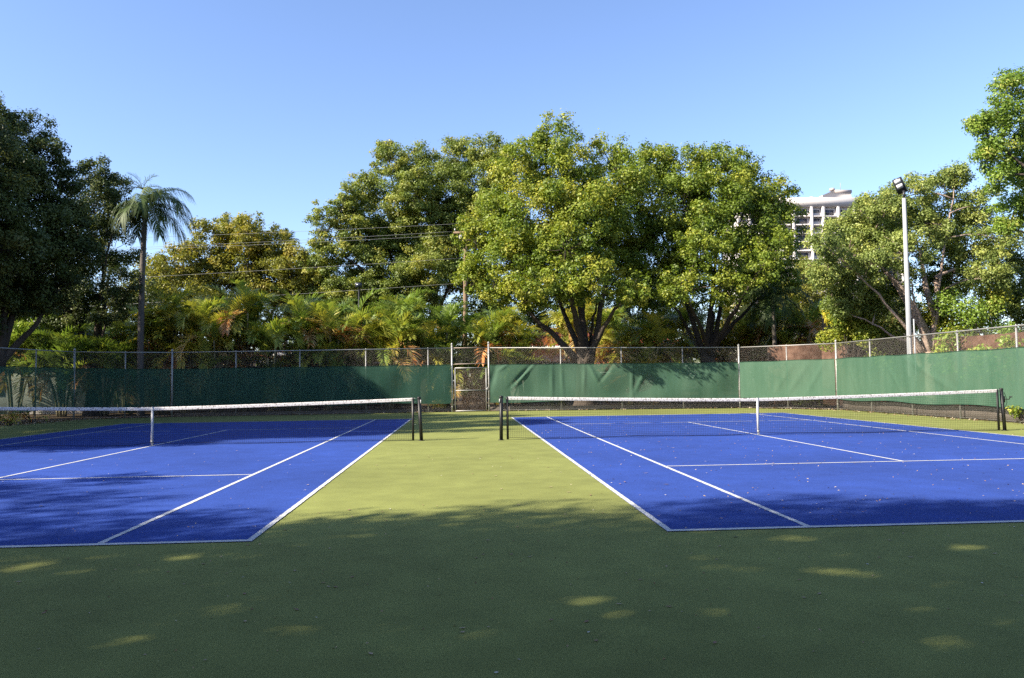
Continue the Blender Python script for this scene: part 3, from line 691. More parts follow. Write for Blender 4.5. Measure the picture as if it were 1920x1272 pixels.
tree('tabebuia_tree', 'rounded green tree with a forked tan trunk behind the floodlight pole', 'tree', c7, 24.8,
     [(1550, 462, 34), (1560, 520, 36, .6), (1595, 565, 32, .8), (1640, 575, 30, 1), (1580, 428, 30), (1618, 406, 34), (1660, 395, 36), (1705, 368, 40), (1768, 362, 42), (1835, 392, 40), (1868, 450, 40), (1585, 480, 44), (1650, 455, 50, .8), (1740, 440, 52, .8), (1815, 470, 50, .6), (1600, 540, 36, .3),
      (1672, 525, 40, 1.4), (1780, 530, 36, 1.2), (1850, 525, 42), (1545, 510, 28), (1795, 335, 22, .3), (1570, 575, 24, .5), (1700, 480, 46, -1.2), (1630, 500, 40, -1), (1610, 450, 46, 1.5), (1700, 430, 50, 1.8), (1790, 430, 50, 1.5), (1850, 500, 46, 1.5), (1660, 560, 36, 2), (1740, 520, 44, 2)],
     M['tab'], M['barklight'], 47, stems=[[(1748, 650, .20), (1738, 625, .17), (1712, 580, .14), (1690, 540, .11), (1660, 510, .07)], [(1746, 645, .18), (1757, 600, .15), (1738, 550, .12), (1732, 515, .09), (1725, 470, .05)], [(1755, 605, .12), (1760, 560, .11), (1752, 520, .09), (1790, 505, .05)], [(1728, 690, .12), (1712, 650, .11), (1704, 620, .08)]], trunk_r=.24, fork=2.4, leaf=.11, dens=1.15, pn=1.15, puff=.3, tint=(.2, .9), limbs=7)
tree('fresh_green_tree', 'fresh light green crown leaning in from the right edge of the picture', 'tree', (20.6, 15.5), 17.0,
     [(1893, 160, 28, 0), (1862, 212, 32, 0), (1910, 225, 44, 0), (1836, 238, 16, 0), (1880, 275, 34, 0), (1845, 290, 20, 0), (1912, 320, 38, .5), (1868, 335, 26, 0), (1905, 385, 30, .5), (1890, 425, 16, .6), (1960, 180, 60, 0), (1980, 290, 80, 1), (2050, 230, 110, 0), (2060, 380, 90, 0), (1955, 400, 40, .5)],
     M['lime'], M['bark'], 53, trunk_r=.28, fork=2.8, leaf=.095, dens=1.05, tint=(.25, .95), limbs=6, loose=.25, shell=.4)
tree('round_tree', 'olive tree low at the right edge behind the sunlit fence', 'tree', at(1935, 660, 27), 27,
     [(1905, 520, 40), (1925, 470, 34), (1880, 560, 38), (1930, 570, 44), (1960, 520, 50), (1900, 600, 34)],
     M['almond'], M['bark'], 59, trunk_r=.18, fork=2, leaf=.11, dens=1.0, tint=(.1, .8), limbs=4)
# darker trees that close the gaps farther back
for (label, px, Y, bl, mm, sd) in (
    ('dark background tree seen between the two forked trunks', 1230, 52, [(1215, 560, 42), (1260, 590, 44), (1180, 600, 40), (1300, 610, 40), (1225, 640, 36)], 'darkleaf', 61),
    ('dark background tree right of the second forked trunk', 1440, 50, [(1430, 560, 44), (1480, 580, 46), (1400, 610, 42), (1520, 600, 44), (1450, 640, 40), (1500, 540, 34)], 'darkleaf', 67),
    ('olive background tree filling the gap between pole and thick trunk', 930, 54, [(900, 560, 40), (960, 555, 42), (1015, 590, 38), (1080, 585, 42), (930, 610, 42), (1140, 590, 42), (990, 620, 36), (1060, 540, 36)], 'almond', 62),
    ('olive background tree filling the gap right of the yellowish tree', 590, 56, [(560, 545, 36), (615, 540, 40), (590, 505, 26), (570, 585, 40), (640, 575, 40)], 'almond', 64),
    ('olive background tree behind the tall palm trunk', 300, 46, [(285, 520, 34), (330, 555, 38), (290, 570, 40), (240, 560, 34), (370, 580, 40)], 'yellow', 66),
    ('yellow green background tree below the apartment tower', 1530, 44, [(1512, 530, 34), (1550, 560, 40), (1530, 600, 40), (1490, 560, 34), (1500, 500, 18)], 'yellow', 71),
    ('dark background tree in shade behind the left oaks', 120, 44, [(60, 590, 50), (130, 600, 50), (200, 590, 46), (250, 610, 40), (10, 610, 46), (270, 560, 36)], 'darkleaf', 73),
    ('dark background tree behind the palms left of the gate', 720, 54, [(650, 600, 44), (720, 610, 44), (790, 600, 44), (850, 600, 40), (690, 560, 40), (600, 600, 40), (540, 590, 40)], 'darkleaf', 79)):
    tree('background_tree', label, 'tree', at(px, 690, Y), Y, bl, M[mm], M['bark'], sd, trunk_r=.22, fork=1.6, leaf=.17, dens=.8, tint=(.1, .8), limbs=4, group='dark trees far behind the fence')
# trees standing beside the court outside the picture: their crowns shade the foreground and the left court, two more are added behind the camera to cut sky light
ST = dict(leaf=.16, limbs=7, puff=.34, loose=.25, pn=.74, carved_gaps=True)
tree('shade_tree', 'leafy tree outside the frame whose crown shades the near turf', 'tree', (-15.5, -8.6), None,
     [(-15, -7.4, 9.5, 3.0), (-18.5, -7, 8.5, 2.7), (-11.5, -6.9, 8.6, 2.6), (-20.5, -6.4, 7.2, 2.3), (-20.2, -4.7, 8, 2.2), (-13.3, -6.2, 7.2, 2.0), (-15.5, -10.5, 9.5, 3.2), (-19, -10.5, 8.5, 2.8), (-11.5, -10.5, 9, 2.8), (-16.6, -5.6, 8.2, 1.7), (-15, -8, 12, 2.4)],  # rear lobes added to block sky light from the near turf
     M['oak'], M['bark'], 83, trunk_r=.45, fork=3, dens=.85, **ST)
tree('shade_tree', 'second leafy tree outside the frame darkening the foreground turf', 'tree', (-5.6, -11.6), None,
     [(-6, -6.9, 9.2, 2.7), (-3, -6.7, 8.8, 2.5), (-8.7, -7.0, 8.8, 2.5), (0, -7.0, 8.4, 2.4), (2.4, -7.6, 8.2, 2.4), (-4.5, -10, 9.5, 3), (-8, -10.5, 9, 2.8), (-1, -10.5, 9, 2.8), (-5, -13, 9.5, 3), (-9, -13.5, 8.5, 2.8), (-7.4, -5.9, 8.0, 1.5), (-1.2, -5.9, 7.6, 1.4), (2.2, -10.8, 8.5, 2.8)],  # lobes farther back are added only to hide sky from the foreground
     M['oak'], M['bark'], 89, trunk_r=.45, fork=3, dens=.85, **ST)
tree('shade_tree', 'unseen leafy tree added behind the camera to the right to block sky light', 'tree', (9, -11.5), None,  # unseen crown added to darken the foreground by covering sky
     [(9, -11, 8, 3.2), (6, -10, 7.5, 2.8), (11.6, -9.6, 7.5, 2.8), (8, -14, 8, 3), (12, -13, 7.5, 3), (5.4, -13, 7, 2.8), (9, -8.6, 7.6, 2.2)],
     M['oak'], M['bark'], 91, trunk_r=.4, fork=2.6, dens=.55, **ST)
tree('shade_tree', 'unseen leafy tree added behind the camera to the left to block sky light', 'tree', (-13, -16), None,  # added out of view, its crown cuts the sky fill
     [(-13, -16, 8, 3.4), (-16, -15, 7, 3), (-10, -15.5, 7, 3), (-12, -19, 7, 3), (-6, -17, 7, 3.2), (0, -16.5, 7, 3.2)],
     M['oak'], M['bark'], 93, trunk_r=.4, fork=2.6, dens=.6, **ST)
tree('shade_tree', 'leafy tree outside the left fence shading the net of the left court', 'tree', (-23.8, 10.2), None,
     [(-23.5, 10.4, 8.5, 2.8), (-22.2, 11.6, 11, 2.5), (-24.5, 12.6, 10, 2.6), (-25.5, 9.6, 7.5, 2.6), (-21.6, 9.4, 7, 2.0), (-22, 10.6, 13, 2.2), (-23, 13, 6.6, 2.2), (-21.2, 12.2, 14.4, 1.9)],
     M['oak'], M['bark'], 97, trunk_r=.4, fork=3, dens=1.1, **ST)
tree('shade_tree', 'leafy tree outside the left fence shading the far half of the left court', 'tree', (-24, 17.4), None,
     [(-23.5, 17.2, 9, 2.8), (-22.4, 16, 12, 2.5), (-24.5, 19, 10, 2.7), (-25.5, 16, 7.5, 2.6), (-22.4, 18.4, 7, 2.1), (-22.6, 17.4, 14, 2.2), (-22.8, 20.0, 12, 2.2), (-26, 20, 8, 2.4)],
     M['oak'], M['bark'], 99, trunk_r=.4, fork=3, dens=1.1, **ST)
tree('shade_tree', 'tall leafy tree outside the left fence shading the big dark oak', 'tree', (-31, 21.0), None,
     [(-31, 21, 12, 3.4), (-28.5, 19.6, 10, 2.8), (-33.5, 20, 11, 3.0), (-30, 23.5, 11, 3.0), (-33, 23.5, 10, 2.8), (-28.0, 22.5, 8, 2.6), (-31, 18.5, 8.4, 2.6), (-30.5, 21.5, 15, 2.4)],
     M['oak'], M['bark'], 101, trunk_r=.4, fork=3, dens=.7, **ST)
tree('shade_tree', 'small leafy tree outside the left fence dappling the near left court', 'tree', (-23.8, -1.2), None,
     [(-22.6, -1.8, 10.2, 1.3), (-21.4, -3, 10.2, 1.0), (-23.6, -1.0, 9.4, 1.2), (-22.2, -.4, 11.0, .6), (-24.4, -2.4, 8.8, 1.5), (-23, -1.4, 8.2, 1.1)],
     M['oak'], M['bark'], 103, trunk_r=.22, fork=3.6, dens=.6, **ST)

# a far belt of trees that reads as one mass and closes the horizon
rs = np.random.RandomState(3); mb = MB()
for k in range(130):
    x = rs.uniform(-95, 100); y = 78+rs.uniform(-8, 14)+.06*abs(x); h = rs.uniform(6, 10); r_ = rs.uniform(2.2, 3.6)
    n = 420; u = rdir(rs, n); d_ = rs.uniform(0, 1, n)**.4
    pos = np.array([x, y, h*.5])+u*d_[:, None]*[r_, r_, h*.52]; pos += rs.normal(size=pos.shape)*.25
    leaves(mb, pos, u*.6+rdir(rs, n)*.6+np.array([0, 0, .4]), .55, rs, np.clip(rs.uniform(.1, .8)+rs.normal(size=n)*.15, 0, 1), .7)
tag(mb.build('far_wood', M['darkleaf']), 'far belt of trees closing the horizon behind the houses', 'woods', kind='stuff')

# ------------------------------------------------------------------ palms
def tall_palm():
    rs = np.random.RandomState(5); p = at(265, 690, 32.3); root = tag(empty('tall_palm', (p[0], p[1], 0)), 'tall slender palm with a bare grey trunk and drooping feather fronds', 'palm')
    top = at(272, 405, 32.3); t = np.array([top[0]-p[0], 0, top[2]])
    P = bez(np.array([0, 0, -.2]), np.array([-.12, 0, t[2]*.5]), t, 24)
    tm = MB(); rr = np.linspace(.165, .115, 24); rr[0] = .24; rr += .006*(np.arange(24) % 2)
    tm.tube(P, rr, 14); tm.build('trunk', M['palmbark'], root, smooth=True)
    cs = MB(); cs.tube([t-[0, 0, .1], t+[0, 0, .3], t+[0, 0, 1.0]], [.15, .13, .05], 10); cs.build('crownshaft', M['queen'], root)
    spec = [(.1, .95, 2.5, 1.75, .35), (-.4, .75, 2.5, 2.1, .3), (.5, .2, 2.6, 1.3, .3), (-.1, -.35, 2.5, 1.0, .3), (-1.3, .6, 2.2, 2.1, .35), (1.5, .7, 2.2, 2.1, .2),
            (2.7, .55, 2.0, 2.2, .3), (3.6, .3, 2.0, 2.1, .35), (4.3, .0, 2.0, 1.5, .3), (2.2, -.3, 2.0, 1.2, .3), (-.7, -.5, 2.2, .9, .3), (.3, .6, 2.5, 1.9, .45), (0, 0.0, 2.7, 1.25, .4), (-.9, .9, 2.2, 2.0, .5), (.8, .9, 2.2, 2.0, .5), (.6, -.2, 2.5, 1.1, .35)]
    spec_wide = [(0.0, .95, 2.7, 1.5, .35), (.15, .25, 3.0, 1.7, .3), (-.5, .5, 2.8, 1.8, .35), (.9, .6, 2.6, 1.7, .3), (2.2, .6, 2.6, 1.8, .3), (3.2, .5, 2.6, 1.9, .3), (4.0, .5, 2.6, 1.8, .35),
            (5.1, .2, 2.8, 1.7, .4), (-.25, -.2, 2.9, 1.15, .3), (.3, -.45, 2.6, 1.0, .25), (3.5, -.2, 2.4, 1.2, .3), (1.6, -.1, 2.6, 1.3, .3), (4.6, -.3, 2.6, 1.1, .3)]
    for az, el, ln, dr, tn in spec:
        mb = MB(); frond(mb, t+np.array([0, 0, .55]), az, el, ln, dr, .62, 44, rs, tn+rs.uniform(-.1, .2), width=.036, vee=.05, hang=1.2); mb.build('frond', M['queen'], root)
    mb = MB(); q = at(268, 352, 32.3)-np.array([p[0], p[1], 0]); mb.tube([t+[0, 0, .5], (t+q)/2+[0, 0, .3], q], [.035, .02, .014], 5, tint=.9)
    for k in range(7): frond(mb, q-np.array([0, 0, .1]), math.pi+rs.uniform(-.5, .5) if k < 5 else rs.uniform(-.4, .4), rs.uniform(.35, 1.5), .95, rs.uniform(.8, 1.5), .32, 12, rs, .72, width=.03, vee=.3, hang=.5)
    mb.build('young_frond', M['queen'], root)
    mb = MB()
    for k in range(5): frond(mb, t+np.array([.2, 0, .5]), rs.uniform(-.4, .6), rs.uniform(.9, 1.35), 1.1, .9, .25, 14, rs, .95, width=.03)
    mb.build('seed_spray', M['queen'], root)
tall_palm()
def feather_palm(name, label, px, Y, crown_y, trunk_r, seed, specs, mm, ll=.55, trunk_top=None):
    rs = np.random.RandomState(seed); p = at(px, 690, Y); root = tag(empty(name, (p[0], p[1], 0)), label, 'palm'); z = at(px, crown_y, Y)[2]
    tm = MB(); tm.tube(bez(np.array([0, 0, -.2]), np.array([.1, 0, z*.5]), np.array([0, 0, z]), 14), np.linspace(trunk_r*1.2, trunk_r*.8, 14), 12); tm.build('trunk', M['palmbark'], root, smooth=True)
    for az, el, ln, dr, tn in specs:
        mb = MB(); frond(mb, np.array([0, 0, z]), az, el, ln, dr, ll, 40, rs, tn, width=.032, vee=.15, hang=1.0); mb.build('frond', M[mm], root)
feather_palm('small_palm', 'dark feather palm with hanging fronds right of the broad tree', 1452, 32.0, 560, .11, 7,
             [(a, e, 2.3, 1.9, .3) for a, e in ((0, .6), (.8, .9), (1.6, .5), (2.4, .8), (3.1, .5), (3.9, .9), (4.7, .3), (5.4, .7), (0.4, .1), (2.0, .1), (4.2, 0), (5.9, .0))]+[(0, 1.5, 1.9, .3, .5)], 'queen')
feather_palm('small_palm', 'small palm with one bright yellow hanging frond near the corner post', 1548, 29.8, 582, .14, 9,
             [(-1.5, .1, 1.5, 1.75, .6), (-1.8, .3, 1.35, 1.9, .9), (-1.2, .2, 1.3, 1.9, .4)], 'yellowfrond', .34)
feather_palm('distant_palm', 'tiny distant palm top against the sky above the yellowish tree', 535, 75, 452, .2, 15,
             [(a, e, 1.25, .4, .3) for a, e in zip(np.linspace(0, 6, 14), (.3, 1.2, .7, 1.3, .4, .9, 1.4, .2, .8, 1.1, .4, 1.3, .6, .9))], 'queen', .5)

arecas = [  # photo column, depth, top row, spread, stems, tint (lowered to paint in shade at left and second row), dead, label
    (30, 31.2, 600, 1.3, 7, (.14, .42), .15, 'shaded yellow green palm clump at the left frame edge'),  # corner shade is put into the frond tint here
    (118, 31.4, 612, 1.3, 8, (.22, .52), .12, 'low arching palm clump just left of the left corner post'),
    (195, 32.2, 628, 1.2, 7, (.3, .6), .12, 'low palm clump curling over the rail left of the tall trunk'),
    (236, 35.4, 590, 1.2, 8, (.4, .75), .1, 'bright palm clump directly behind the tall palm trunk'),
    (304, 33.8, 582, 1.3, 9, (.42, .8), .2, 'golden palm clump right of the tall trunk with orange dead fronds'),
    (352, 33.6, 556, 1.4, 9, (.42, .78), .16, 'tall yellow green palm clump second right of the tall trunk'),
    (408, 32.4, 548, 1.4, 10, (.42, .78), .14, 'lush golden green palm clump under the yellowish tree'),
    (462, 33.8, 540, 1.4, 9, (.38, .74), .14, 'tallest palm clump of the left row below the wires'),
    (508, 32.2, 600, 1.2, 8, (.4, .74), .25, 'palm clump with a hanging orange dead frond over the rail'),
    (566, 33.2, 556, 1.4, 9, (.35, .72), .2, 'palm clump with pale bleached fronds left of the dark floodlight'),
    (618, 32.4, 575, 1.4, 9, (.35, .7), .18, 'dense palm clump below the dark floodlight'),
    (676, 33.6, 552, 1.4, 9, (.32, .7), .2, 'high palm clump right of the dark floodlight'),
    (726, 32.3, 590, 1.3, 9, (.32, .68), .2, 'bushy palm clump two post spaces left of the gate'),
    (772, 33.5, 552, 1.3, 8, (.32, .7), .2, 'palm clump with silvery fronds left of the utility pole'),
    (826, 33.2, 612, 1.2, 8, (.35, .7), .22, 'low palm clump one post space left of the gate'),
    (905, 34.2, 604, 1.2, 8, (.35, .72), .3, 'palm clump above the gate with an orange dead frond'),
    (955, 34.6, 625, 1.1, 7, (.35, .7), .3, 'palm clump between the gate and the thick forked trunk'),
    (1215, 32.6, 590, 1.3, 9, (.32, .68), .3, 'palm clump between the two forked trunks with rusty fronds'),
    (1268, 36.0, 572, 1.3, 8, (.45, .85), .35, 'golden palm clump left of the second forked trunk'),
    (1392, 36.2, 575, 1.4, 9, (.5, .85), .25, 'sunny golden palm clump right of the second forked trunk'),
    (1345, 37.5, 560, 1.2, 7, (.5, .85), .2, 'golden palm clump seen between the limbs of the second trunk'),
    (1505, 33.2, 560, 1.4, 8, (.4, .8), .4, 'palm clump with reddish dry fronds left of the yellow frond'),
    (330, 37.0, 570, 1.5, 9, (.08, .36), .05, 'darker palm clump in the second row behind the golden one'),  # second row tints lowered to paint depth shade into the fronds
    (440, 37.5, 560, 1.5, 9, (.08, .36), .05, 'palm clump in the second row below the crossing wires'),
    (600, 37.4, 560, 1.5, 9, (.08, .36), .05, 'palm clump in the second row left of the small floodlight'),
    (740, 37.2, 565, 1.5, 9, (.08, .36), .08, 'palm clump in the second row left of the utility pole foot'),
    (838, 36.0, 575, 1.4, 9, (.1, .4), .1, 'palm clump at the foot of the utility pole'),
    (930, 36.5, 580, 1.5, 9, (.35, .7), .3, 'palm clump with rusty fronds right of the utility pole'),
    (985, 39.0, 585, 1.3, 7, (.4, .8), .35, 'palm clump before the white house left of the thick trunk'),
    (1150, 40.0, 570, 1.4, 8, (.4, .8), .35, 'palm clump before the red roof right of the thick trunk'),
    (1185, 36.0, 600, 1.3, 8, (.3, .65), .3, 'low palm clump between the trunks near the red coping'),
    (1440, 35.2, 590, 1.4, 9, (.35, .8), .3, 'palm clump behind the dark feather palm'),
    (70, 35.5, 600, 1.4, 8, (.08, .36), .08, 'palm clump in deep shade under the left oak'),  # shade under the oaks put into the low frond tint
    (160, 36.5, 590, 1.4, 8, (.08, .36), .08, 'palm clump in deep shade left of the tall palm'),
    (1075, 41.0, 560, 1.4, 8, (.5, .85), .35, 'golden palm clump seen through the limbs of the thick trunk'),
]
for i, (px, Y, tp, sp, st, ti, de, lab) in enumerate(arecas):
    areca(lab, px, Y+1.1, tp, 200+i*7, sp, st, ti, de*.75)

# ------------------------------------------------------------------ shrubs along the fences
shr = [
    (1590, 27.2 , 1.9, 4.9, 'ficus', 'dense green shrub behind the corner post', .1, 9000, .12),
    (1645, 26.8, 1.9, 5.3, 'ficus', 'dense green shrub left of the floodlight pole', .15, 9000, .12),
    (1690, 30.0, 2.0, 5.6, 'darkleaf', 'dark shrub behind the floodlight pole', .1, 9000, .12),
    (1800, 25.0, 1.9, 5.3, 'ficus', 'tall shrub right of the tan forked trunk', .25, 9000, .12),
    (1862, 23.0, 1.8, 4.8, 'lime', 'yellow green shrub behind the sunlit fence at right', .3, 8000, .12),
    (1756, 22.3, .6, 2.2, 'lime', 'small bright shrub at the foot of the tan trunk', .5, 500, .12),
    (1832, 18.6, .7, 2.4, 'lime', 'bright leafy sprig rising behind the right windscreen', .6, 500, .12),
    (1868, 17.6, .8, 2.7, 'lime', 'leafy vine hanging before the brown boards behind the right fence', .3, 900, .11),
    (1665, 23.2, .8, 2.6, 'almond', 'thin leafy vine on the brown boards left of the floodlight pole', .3, 600, .11),
    (1905, 16.4, .7, 2.3, 'almond', 'leafy sprig behind the fence at the right edge', .5, 500, .11)]
for i, (px, Y, r_, h_, mm, lab, lo, n_, lf) in enumerate(shr):
    bush('shrub', lab, at(px, 690, Y), r_, h_, M[mm], 300+i, n_, lf, (lo, .95), 'shrubs behind the right fence')
low = [(60, 25.5, .8, .6, 'areca', 'dry golden low plant at the foot of the left fence'), (20, 23.6, .7, .5, 'areca', 'dry tan low plant at the bottom left fence corner'),
       (138, 29.1, .22, 2.0, 'yellow', 'thin yellow green vine climbing the left corner post'), (248, 30.1, .35, .6, 'yellow', 'yellow weed below the dark screen left of the centre strap'),
       (560, 30.6, .7, .4, 'darkleaf', 'dark low plant under the long dark screen'), (660, 30.8, .8, .4, 'darkleaf', 'second dark low plant under the long dark screen'),
       (822, 30.7, .5, .5, 'areca', 'reddish low plant beside the gate post'), (938, 30.8, .3, .75, 'areca', 'orange leaved plant between the gate and the right net'),
       (1040, 30.9, .9, .4, 'darkleaf', 'low green plant under the wrinkled screen'), (1200, 30.7, 1.0, .4, 'darkleaf', 'low green plant under the shaded part of the wrinkled screen'),
       (1520, 28.1, 1.0, .45, 'ficus', 'low green plant under the pale corner screen'),
       (1915, 14.6, .4, .5, 'ficus', 'green weed at the fence foot near the right edge')]
for i, (px, Y, r_, h_, mm, lab) in enumerate(low):
    bush('low_plant', lab, at(px, 760, Y), r_, h_, M[mm], 330+i, 420 if h_ < 1 else 260, .08, (.5, 1) if mm == 'areca' else (.2, .9), 'low plants along the fence foot', 'plant', .6)

bush('low_plant', 'leafy green plant standing behind the gate, seen through its mesh', at(892, 760, 33.0), .9, 1.9, M['darkleaf'], 351, 2600, .10, (.3, .95), 'low plants along the fence foot', 'plant', .6)
# ------------------------------------------------------------------ curbs, board fences
def curb(a, c, off, h, label):
    a = np.array(a); c = np.array(c); d = (c-a)/np.linalg.norm(c-a); nrm = np.array([d[1], -d[0], 0]); root = (a+c)/2
    mb = MB(); mb.beam(a-nrm*off-root+[0, 0, h/2-.02], c-nrm*off-root+[0, 0, h/2-.02], .16, h+.04)
    o = mb.build('low_wall', M['curb']); o.location = root; tag(o, label, 'wall')
curb(FENCE_B, FENCE_G1, .45, .16, 'low stained concrete edging behind the fence left of the gate')
curb(FENCE_G2, FENCE_D, .45, .20, 'low stained concrete edging behind the fence right of the gate')
curb(FENCE_E, FENCE_R, .30, .42, 'low grey concrete wall along the foot of the right fence')
def board_fence(pts, h, label):
    root = tag(empty('board_fence', tuple(pts[0])), label, 'fence'); rs = np.random.RandomState(len(label))
    for k in range(len(pts)-1):
        a = np.array(pts[k], float)-np.array(root.location); c = np.array(pts[k+1], float)-np.array(root.location)
        d = (c-a)/np.linalg.norm(c-a); nrm = np.array([d[1], -d[0], 0]); L = np.linalg.norm(c-a)
        for s in np.arange(0, L, 2.4):
            e = min(L, s+2.38); mb = MB(); k_ = rs.uniform(-.03, .03)
            mb.beam(a+d*s+[0, 0, h/2+.05+k_], a+d*e+[0, 0, h/2+.05+k_], .03, h-.1); mb.build('panel', M['board'], root)
        for s in np.arange(0, np.linalg.norm(c-a), 2.4):
            pm = MB(); pm.box(a+d*s-nrm*.06+[0, 0, h/2], (.09, .09, h)); pm.build('post', M['wood'], root)
board_fence([(12.9, 30.0, 0), (17.6, 27.4, 0), (18.9, 12, 0), (18.9, -6, 0)], 2.95, 'weathered red brown board fence behind the right chain-link')
board_fence([(-11.5, 36.4, 0), (-4.2, 36.9, 0)], 2.5, 'red brown board fence behind the palms left of the gate')

# ------------------------------------------------------------------ floodlights, utility pole, wires
def floodlight():
    b0 = at(1706, 660, 22.0); t = at(1695, 372, 22.0); root = tag(empty('floodlight_pole', (b0[0], b0[1], 0)), 'tall white square pole topped by a black floodlight with white panels', 'floodlight')
    h = t[2]; dx = t[0]-b0[0]; mb = MB()
    mb.tube([(0, 0, -.1), (dx, 0, h)], [.135, .08], 4); mb.build('pole', M['polewhite'], root)
    mb = MB(); mb.box((0, 0, .03), (.5, .5, .06)); mb.build('base_plate', M['steel'], root)
    mb = MB(); mb.tube([(.17, -.05, 0), (.17, -.05, 3.6)], .03, 8); mb.build('conduit', M['polewhite'], root)
    mb = MB(); mb.tube([(dx, 0, h), (dx+.005, 0, h+.30)], .045, 10); mb.build('bracket', M['darkmetal'], root)
    # head leans forward and to the left, its lit face turned to the court
    n = np.array([-.50, -.72, -.42]); n /= np.linalg.norm(n); c = at(1687, 349, 22.0)-np.array([b0[0], b0[1], 0])
    up = np.array([-.36, .0, .93]); up -= n*(up @ n); up /= np.linalg.norm(up); sd = np.cross(up, n); ax = np.array([sd, up, n])
    mb = MB(); mb.box(c-n*.03, (.34, .62, .09), ax); mb.box(c-n*.11, (.24, .42, .07), ax)
    for k in range(-4, 5): mb.box(c-n*.16+sd*k*.028, (.008, .4, .05), ax)
    hd = mb.build('lamp_head', M['darkmetal'], root)
    for k in (0, 1):
        mb = MB(); mb.box(c+n*.02+up*(.19-.20*k), (.22, .175, .02), ax); mb.build('lens_panel', M['lamp'], hd)
    mb = MB(); mb.tube([c-up*.31-n*.05, (dx+.005, 0, h+.28)], .05, 8); mb.build('arm', M['darkmetal'], root)
floodlight()
def small_flood():
    p = at(673, 537, 38); root = tag(empty('floodlight_pole', (p[0], p[1], 0)), 'small black floodlight on a thin pole among the palms', 'floodlight'); h = p[2]
    mb = MB(); mb.tube([(0, 0, -.1), (0, 0, h)], [.06, .045], 8); mb.build('pole', M['darkmetal'], root)
    mb = MB(); mb.box((0, -.1, h+.05), (.36, .2, .26)); mb.box((0, .05, h+.05), (.26, .1, .2)); hd = mb.build('lamp_head', M['darkmetal'], root)
    mb = MB(); mb.box((0, -.205, h+.05), (.30, .01, .2)); mb.build('lens_panel', M['glass'], hd)
small_flood()
UP_Y = 40.0
up0 = at(870, 610, UP_Y); upt = at(873, 418, UP_Y)
ur = tag(empty('utility_pole', (up0[0], up0[1], 0)), 'weathered wooden utility pole half hidden by the central tree', 'pole'); ux = upt[0]-up0[0]
mb = MB(); mb.tube([(0, 0, -.3), (ux, 0, upt[2])], [.15, .11], 12); mb.build('pole', M['wood'], ur)
mb = MB(); mb.beam((ux-.75, -.12, upt[2]-.62), (ux+.75, -.12, upt[2]-.62), .10, .12); mb.build('crossarm', M['wood'], ur)
for x_, z_ in ((-.65, -.50), (.6, -.5), (0, .06)):
    mb = MB(); P_ = [(ux+x_, -.12 if x_ else 0, upt[2]+z_-.06+q) for q in (0, .05, .08, .12, .15, .19)]; mb.tube(P_, [.02, .045, .03, .05, .03, .015], 10); mb.build('insulator', M['strap'], ur)
mb = MB(); mb.tube([(ux-.28, -.1, upt[2]-1.25), (ux-.28, -.1, upt[2]-.8)], .14, 14); mb.tube([(ux-.28, -.1, upt[2]-.8), (ux-.28, -.1, upt[2]-.66)], .04, 8); mb.build('fuse_box', M['steel'], ur)
wires = [((873, 419), (345, 437), 'topmost thin power line running left from the pole top'), ((856, 434), (345, 455), 'second power line from the top, left of the pole'), ((850, 441), (345, 459), 'third power line from the top, left of the pole'),
         ((868, 484), (215, 517), 'middle thin cable crossing the yellowish tree'), ((868, 531), (180, 568), 'lowest cable hanging low across the palms')]
for (a_, c_, lab) in wires:
    a = at(*a_, UP_Y-.1); c = at(*c_, UP_Y-1.5); e = a+(c-a)*2.2
    t_ = np.linspace(0, 1, 40)[:, None]; P_ = a+(e-a)*t_; P_[:, 2] -= (4*.18*t_*(1-t_))[:, 0]
    mb = MB(); mb.tube(P_, .0075, 5); tag(mb.build('power_line', M['alu']), lab, 'cable', 'power lines on the utility pole')

